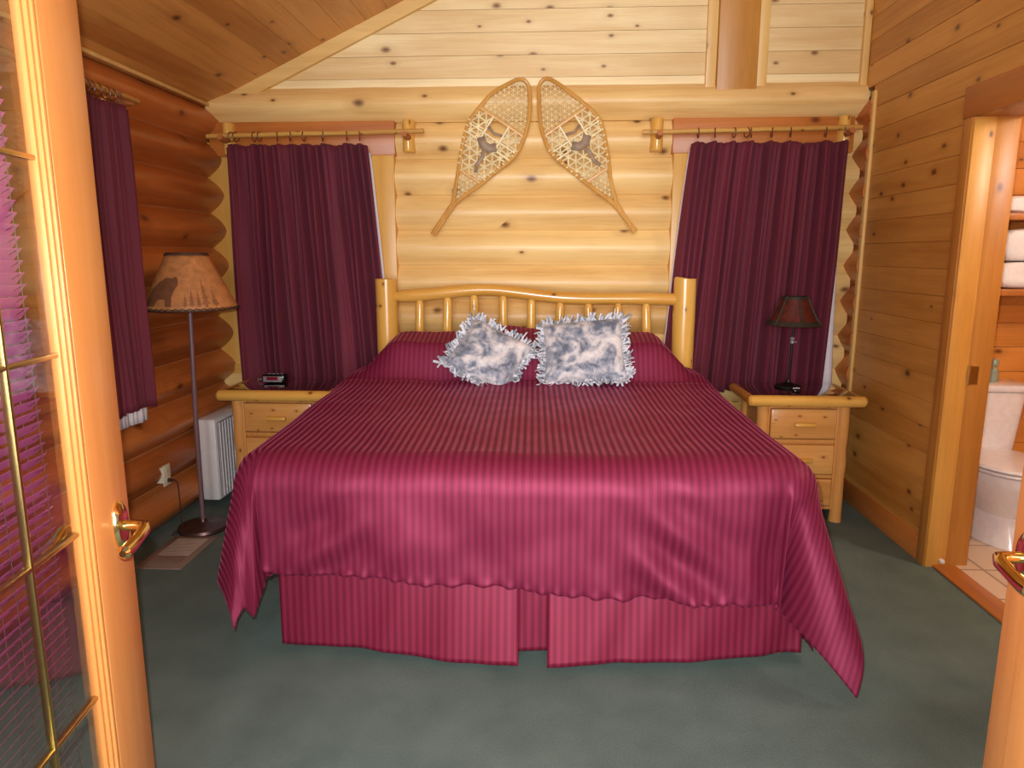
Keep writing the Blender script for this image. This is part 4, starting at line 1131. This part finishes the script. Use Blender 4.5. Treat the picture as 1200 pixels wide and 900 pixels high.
def snowshoe(label, outline, tail, toe, seed):
    ol = [z2w(p) for p in outline]; tl_ = z2w(tail); tp = z2w(toe)
    ax = V((tp[0] - tl_[0], tp[1] - tl_[1])); Ltot = ax.length; ax.normalize(); pr = V((ax.y, -ax.x))
    def st(x, z): q = V((x - tl_[0], z - tl_[1])); return q.dot(ax), q.dot(pr)
    def ts(s, w): return (tl_[0] + ax.x * s + pr.x * w, tl_[1] + ax.y * s + pr.y * w)
    Yb = D - 0.085
    def yo(x, z):
        s, _ = st(x, z); return Yb - 0.012 - 0.09 * max(0, (s / Ltot - 0.72) / 0.28) ** 2
    root = thing('snowshoe', label, 'snowshoe', (sum(p[0] for p in ol) / len(ol), Yb, sum(p[1] for p in ol) / len(ol)), 'wooden snowshoes on the log wall')
    cl = catmull(ol, 6)
    te = V((tl_[0], tl_[1]))
    path = [(tl_[0] - pr.x * 0.006, tl_[1] - pr.y * 0.006)] + list(cl) + [(tl_[0] + pr.x * 0.006, tl_[1] + pr.y * 0.006)]
    b = BM()
    full = [(x, yo(x, z), z) for x, z in path]
    tube(b, full, 0.0105, 8, flat=1.15, up=(0, 1, 0))
    obj('frame', b, 'shoe_wood', root)
    poly = cl
    def inside(x, y):
        c = False; m = len(poly)
        for i in range(m):
            xa, ya = poly[i]; xb, yb = poly[i - 1]
            if (ya > y) != (yb > y) and x < (xb - xa) * (y - ya) / (yb - ya) + xa: c = not c
        return c
    def extent(s):
        ws = [w / 400 for w in range(-120, 121) if inside(*ts(s, w / 400))]
        return (min(ws), max(ws)) if ws else None
    sb1, sb2 = 0.755 * Ltot, 0.60 * Ltot
    for s in (sb1, 0.40 * Ltot):
        e = extent(s)
        b = BM(); p0, p1 = ts(s, e[0]), ts(s, e[1])
        tube(b, [(p0[0], yo(*p0), p0[1]), (p1[0], yo(*p1), p1[1])], 0.011, 8, flat=0.5); obj('crossbar', b, 'shoe_wood', root)
    def net(s0, s1, sp, r, angs, skip=None, nm='webbing'):
        b = BM()
        for ang in angs:
            dv = V((math.cos(ang), math.sin(ang)))          # in (w,s) space
            nv = V((-dv.y, dv.x))
            for k in range(-60, 61):
                run = []
                for i in range(-150, 151):
                    q = nv * (k * sp) + dv * (i * 0.006)
                    w, s = q.x, q.y + (s0 + s1) / 2
                    ok = s0 <= s <= s1 and inside(*ts(s, w)) and not (skip and skip(s, w))
                    if ok:
                        p = ts(s, w); run.append((p[0], yo(*p) + 0.0012 * (1 if (i // 3 + k) % 2 else -1), p[1]))
                    if (not ok or i == 150) and run:
                        if len(run) > 2: tube(b, run[::2] if len(run) > 5 else run, r, 4, cap=False)
                        run = []
        obj(nm, b, 'rawhide', root, recalc=True)
    net(sb1, Ltot, 0.026, 0.0019, [0.0, PI / 3, -PI / 3], nm='toe_webbing')
    hole = lambda s, w: sb2 + 0.05 * Ltot < s and abs(w - 0.0) < 0.05
    net(0.40 * Ltot, sb1, 0.046, 0.0052, [0.0, PI / 3, -PI / 3], hole, nm='body_webbing')
    net(0.18 * Ltot, 0.40 * Ltot, 0.025, 0.0022, [0.0, PI / 3, -PI / 3], nm='tail_webbing')
    # heavy cords and the boot binding
    b = BM()
    for s_, r in ((sb2, 0.006), (sb2 + 0.05 * Ltot, 0.005)):
        e = extent(s_); p0, p1 = ts(s_, e[0]), ts(s_, e[1]); tube(b, [(p0[0], yo(*p0) - 0.004, p0[1]), (p1[0], yo(*p1) - 0.004, p1[1])], r, 6)
    for w in (-0.055, 0.055):
        p0, p1 = ts(sb2 - 0.02, w), ts(sb1, w); tube(b, [(p0[0], yo(*p0) - 0.005, p0[1]), (p1[0], yo(*p1) - 0.005, p1[1])], 0.007, 6)
    # wraps round the frame
    for s in [sb2 - 0.17 * Ltot + i * 0.035 for i in range(8)]:
        e = extent(s)
        for w in e:
            p = ts(s, w); tube(b, [(p[0] - 0.012 * pr.x, yo(*p) - 0.011, p[1] - 0.012 * pr.y), (p[0] + 0.004 * pr.x, yo(*p) - 0.0135, p[1] + 0.004 * pr.y)], 0.0045, 6)
    obj('cord_wrap', b, 'rawhide', root)
    b = BM()
    def strap(pts, wd):
        prev = None
        for i, (s, w) in enumerate(pts):
            p = ts(s, w); a = pts[min(i + 1, len(pts) - 1)]; c = pts[max(i - 1, 0)]
            ds, dw = a[0] - c[0], a[1] - c[1]; L = math.hypot(ds, dw) or 1
            q0 = ts(s + dw / L * wd, w - ds / L * wd); q1 = ts(s - dw / L * wd, w + ds / L * wd)
            v0 = b.verts.new((q0[0], yo(*p) - 0.014 - 0.004 * (i % 2), q0[1])); v1 = b.verts.new((q1[0], yo(*p) - 0.014 - 0.004 * (i % 2), q1[1]))
            if prev: b.faces.new((prev[0], prev[1], v1, v0))
            prev = (v0, v1)
    strap([(sb2 + 0.09 * Ltot, -0.05), (sb2 + 0.075 * Ltot, 0), (sb2 + 0.09 * Ltot, 0.05)], 0.008)
    strap([(sb2 + 0.02, -0.055), (sb2 - 0.01, -0.02), (sb2 - 0.012, 0.02), (sb2 + 0.02, 0.055)], 0.026)
    strap([(sb2 - 0.01, -0.01), (sb2 - 0.07, 0.015), (sb2 - 0.13, 0.01), (sb2 - 0.17, 0.03)], 0.011)
    obj('binding', b, 'leather', root, solid=0.003)
    return root
snowshoe('wooden snowshoe with rawhide webbing, the left one, tail pointing down left', LSH, (68, 780), (500, 70), 1)
snowshoe('wooden snowshoe with rawhide webbing, the right one, tail pointing down right', RSH, (1018, 768), (590, 68), 2)

# ------------------------------------------------------------------ french doors
def french(name, P, ang, face, zt=2.10, blind=True, low=True):
    """P = (x, y) of the handle axis on the room face; ang = angle of door direction (toward far edge) from +Y toward +X; face = +1 if the visible face looks to +X"""
    th = math.radians(ang)
    dr = V((math.sin(th), math.cos(th), 0)); nn = V((dr.y, -dr.x, 0)) * face      # outward normal of visible face
    def T(q, o, z): return V((P[0], P[1], 0)) + dr * q + nn * o + V((0, 0, z))
    W = 0.78; q1 = 0.052; q0 = q1 - W
    root = sempty(name, tuple(T(q0, 0, 0)))
    def bx_(b, qa, qb, oa, ob, za, zb, bev=0.0):
        vs = box(b, qa, qb, oa, ob, za, zb, bev)
        for v in vs: v.co = T(v.co.x, v.co.y, v.co.z)
    TH = 0.044; sw = 0.150
    # stiles
    b = BM(); bx_(b, q1 - sw + 0.0, q1, -TH, 0, 0.012, zt, 0.003); obj('stile', b, 'fir_v', root)
    b = BM(); bx_(b, q0, q0 + sw, -TH, 0, 0.012, zt, 0.003); obj('stile', b, 'fir_v', root)
    b = BM(); bx_(b, q0 + sw, q1 - sw, -TH, 0, 0.012, 0.27, 0.003); obj('rail', b, 'fir_y', root)
    b = BM(); bx_(b, q0 + sw, q1 - sw, -TH, 0, zt - 0.10, zt, 0.003); obj('rail', b, 'fir_y', root)
    # glazing beads (stepped)
    b = BM()
    qa, qb, za, zb = q0 + sw, q1 - sw, 0.27, zt - 0.10
    for (w0, w1, o0, o1) in ((0.0, 0.010, -0.030, -0.001), (0.010, 0.018, -0.030, -0.006), (0.018, 0.026, -0.030, -0.013)):
        bx_(b, qb - w1, qb - w0, o0, o1, za, zb, 0.0015); bx_(b, qa + w0, qa + w1, o0, o1, za, zb, 0.0015)
        bx_(b, qa + w1, qb - w1, o0, o1, za + w0, za + w1, 0.0015); bx_(b, qa + w1, qb - w1, o0, o1, zb - w1, zb - w0, 0.0015)
    obj('glazing_bead', b, 'fir_v', root)
    b = BM(); bx_(b, qa + 0.004, qb - 0.004, -0.026, -0.021, za + 0.004, zb - 0.004); obj('glass_pane', b, 'glass', root)
    # brass cames
    cz = [0.622 - 0.348 + 0.348 * k for k in range(0, 6)]
    cz = [z for z in cz if za + 0.03 < z < zb - 0.03]
    for z in cz:
        b = BM(); bx_(b, qa + 0.02, qb - 0.02, -0.030, -0.0165, z - 0.0045, z + 0.0045, 0.002); obj('came', b, 'came', root)
    qc = [-0.278, -0.278 - 0.17]
    for q in qc:
        b = BM(); bx_(b, q - 0.0045, q + 0.0045, -0.030, -0.016, za + 0.02, zb - 0.02, 0.002); obj('came', b, 'came', root)
    # mini blind behind the glass
    if blind:
        b = BM(); sl = math.radians(50)
        z = za + 0.02
        while z < zb - 0.03:
            o0, o1 = -0.0595, -0.0425
            dz = 0.0132 * math.sin(sl) * 1.0
            a = [T(qa + 0.02, o0, z - dz), T(qb - 0.052, o0, z - dz), T(qb - 0.052, o1, z + dz), T(qa + 0.02, o1, z + dz)]
            vs = [b.verts.new(p) for p in a] + [b.verts.new(p + V((0, 0, 0.0006))) for p in a]
            for f in ((0, 1, 2, 3), (7, 6, 5, 4), (0, 4, 5, 1), (1, 5, 6, 2), (2, 6, 7, 3), (3, 7, 4, 0)): b.faces.new([vs[i] for i in f])
            z += 0.0205
        bl = obj('blind', b, 'blind', root, smooth=False)
        b = BM()
        for q in (qb - 0.075, qb - 0.20, qa + 0.08):
            for o in (-0.064, -0.038): tube(b, [T(q, o, za), T(q, o, zb - 0.02)], 0.0009, 4)
            z = za + 0.02
            while z < zb - 0.03:
                tube(b, [T(q, -0.0645, z - 0.0085), T(q, -0.0375, z + 0.008)], 0.0006, 4); z += 0.0205
        obj('ladder_cord', b, 'cord', bl, smooth=False)
        b = BM(); bx_(b, qa + 0.015, qb - 0.045, -0.068, -0.036, zb - 0.03, zb - 0.002, 0.002); bx_(b, qa + 0.015, qb - 0.045, -0.064, -0.04, za + 0.004, za + 0.014, 0.002); obj('blind_rail', b, 'blind', bl)
    # lever handle, both faces
    for sd in (1, -1):
        o_ = 0.0 if sd > 0 else -TH
        b = BM()
        rr_ = []
        for (sc, oo) in ((1.0, 0.0), (1.0, 0.004), (0.86, 0.010), (0.5, 0.0135)):
            rr_.append([b.verts.new(T(0.027 * sc * math.cos(2 * PI * k / 28), o_ + sd * oo, 0.94 + 0.052 * sc * math.sin(2 * PI * k / 28))) for k in range(28)])
        for r0, r1 in zip(rr_, rr_[1:]):
            for k in range(28): b.faces.new((r0[k], r0[(k + 1) % 28], r1[(k + 1) % 28], r1[k]))
        b.faces.new(rr_[0]); b.faces.new(rr_[-1])
        h = obj('handle', b, 'brass', root)
        b = BM()
        tube(b, [T(0, o_ + sd * 0.01, 0.938), T(0, o_ + sd * 0.035, 0.938), T(-0.004, o_ + sd * 0.052, 0.937), T(-0.02, o_ + sd * 0.058, 0.934), T(-0.05, o_ + sd * 0.056, 0.926), T(-0.085, o_ + sd * 0.054, 0.921), T(-0.105, o_ + sd * 0.054, 0.921), T(-0.112, o_ + sd * 0.054, 0.921)], [0.011, 0.011, 0.0125, 0.013, 0.0125, 0.0145, 0.0135, 0.007], 14)
        obj('lever', b, 'brass', h)
        b = BM()
        for zz in (0.968, 0.913): lathe(b, [(0.0045, 0), (0.003, 0.002), (0.0005, 0.0025)], (0, 0, 0), 10)
        bm2 = b
        # place the two screws
        vs = list(b.verts); half = len(vs) // 2
        for i, v in enumerate(vs):
            zz = 0.968 if i < half else 0.913
            v.co = T(v.co.x, o_ + sd * (0.011 + v.co.z), zz + v.co.y)
        obj('screw', b, 'brass', h)
    for z in (0.25, 1.02, 1.8):
        b = BM(); tube(b, [T(q0 - 0.006, 0.004, z - 0.045), T(q0 - 0.006, 0.004, z + 0.045)], 0.007, 10); obj('hinge', b, 'brass', root)
    return root
d1 = french('door_1', (-0.900, 1.367), -8.08, 1)
d2 = french('door_2', (0.905, 1.30), 3.0, -1, blind=True)

# ------------------------------------------------------------------ camera
cam = bpy.data.cameras.new('Camera'); co = bpy.data.objects.new('Camera', cam); COL.objects.link(co)
cam.sensor_width = 36.0; cam.sensor_fit = 'HORIZONTAL'; cam.lens = 829.0 / 1200 * 36; cam.clip_start = 0.02
co.location = (0, 0, H); co.rotation_euler = (math.radians(90) - 0.1813, 0, 0.05206)
SC.camera = co

# ------------------------------------------------------------------ light
def light(name, kind, loc, energy, color=(1, 1, 1), size=0.1, rot=(0, 0, 0)):
    l = bpy.data.lights.new(name, kind); l.energy = energy; l.color = color
    if kind in ('POINT', 'SPOT'): l.shadow_soft_size = size
    if kind == 'AREA': l.size = size
    o = bpy.data.objects.new(name, l); COL.objects.link(o); o.location = loc; o.rotation_euler = rot; return o
light('camera_flash', 'POINT', (-0.035, 0.03, H + 0.05), 180, (1.0, 0.98, 0.95), 0.012)
light('bedroom_fill', 'POINT', (0.1, 1.7, 2.75), 5, (1.0, 0.95, 0.88), 0.14)  # added weak ambient fill under the ceiling
light('rear_fill', 'AREA', (0.0, -4.0, 1.8), 430, (0.94, 0.97, 1.0), 3.0, (math.radians(90), 0, 0))  # added broad fill behind the camera to lift the back wall, no window there
light('bathroom_lamp', 'POINT', (2.6, 2.5, 2.2), 38, (1.0, 0.93, 0.86), 0.1)
w = bpy.data.worlds.new('World'); SC.world = w; w.use_nodes = True
w.node_tree.nodes['Background'].inputs[0].default_value = (0.95, 0.97, 1.0, 1)
w.node_tree.nodes['Background'].inputs[1].default_value = 0.2

vs = SC.view_settings; vs.view_transform = 'Standard'; vs.look = 'None'; vs.exposure = 0.0; vs.gamma = 1.0; vs.use_curve_mapping = False
SC.cycles.use_denoising = True
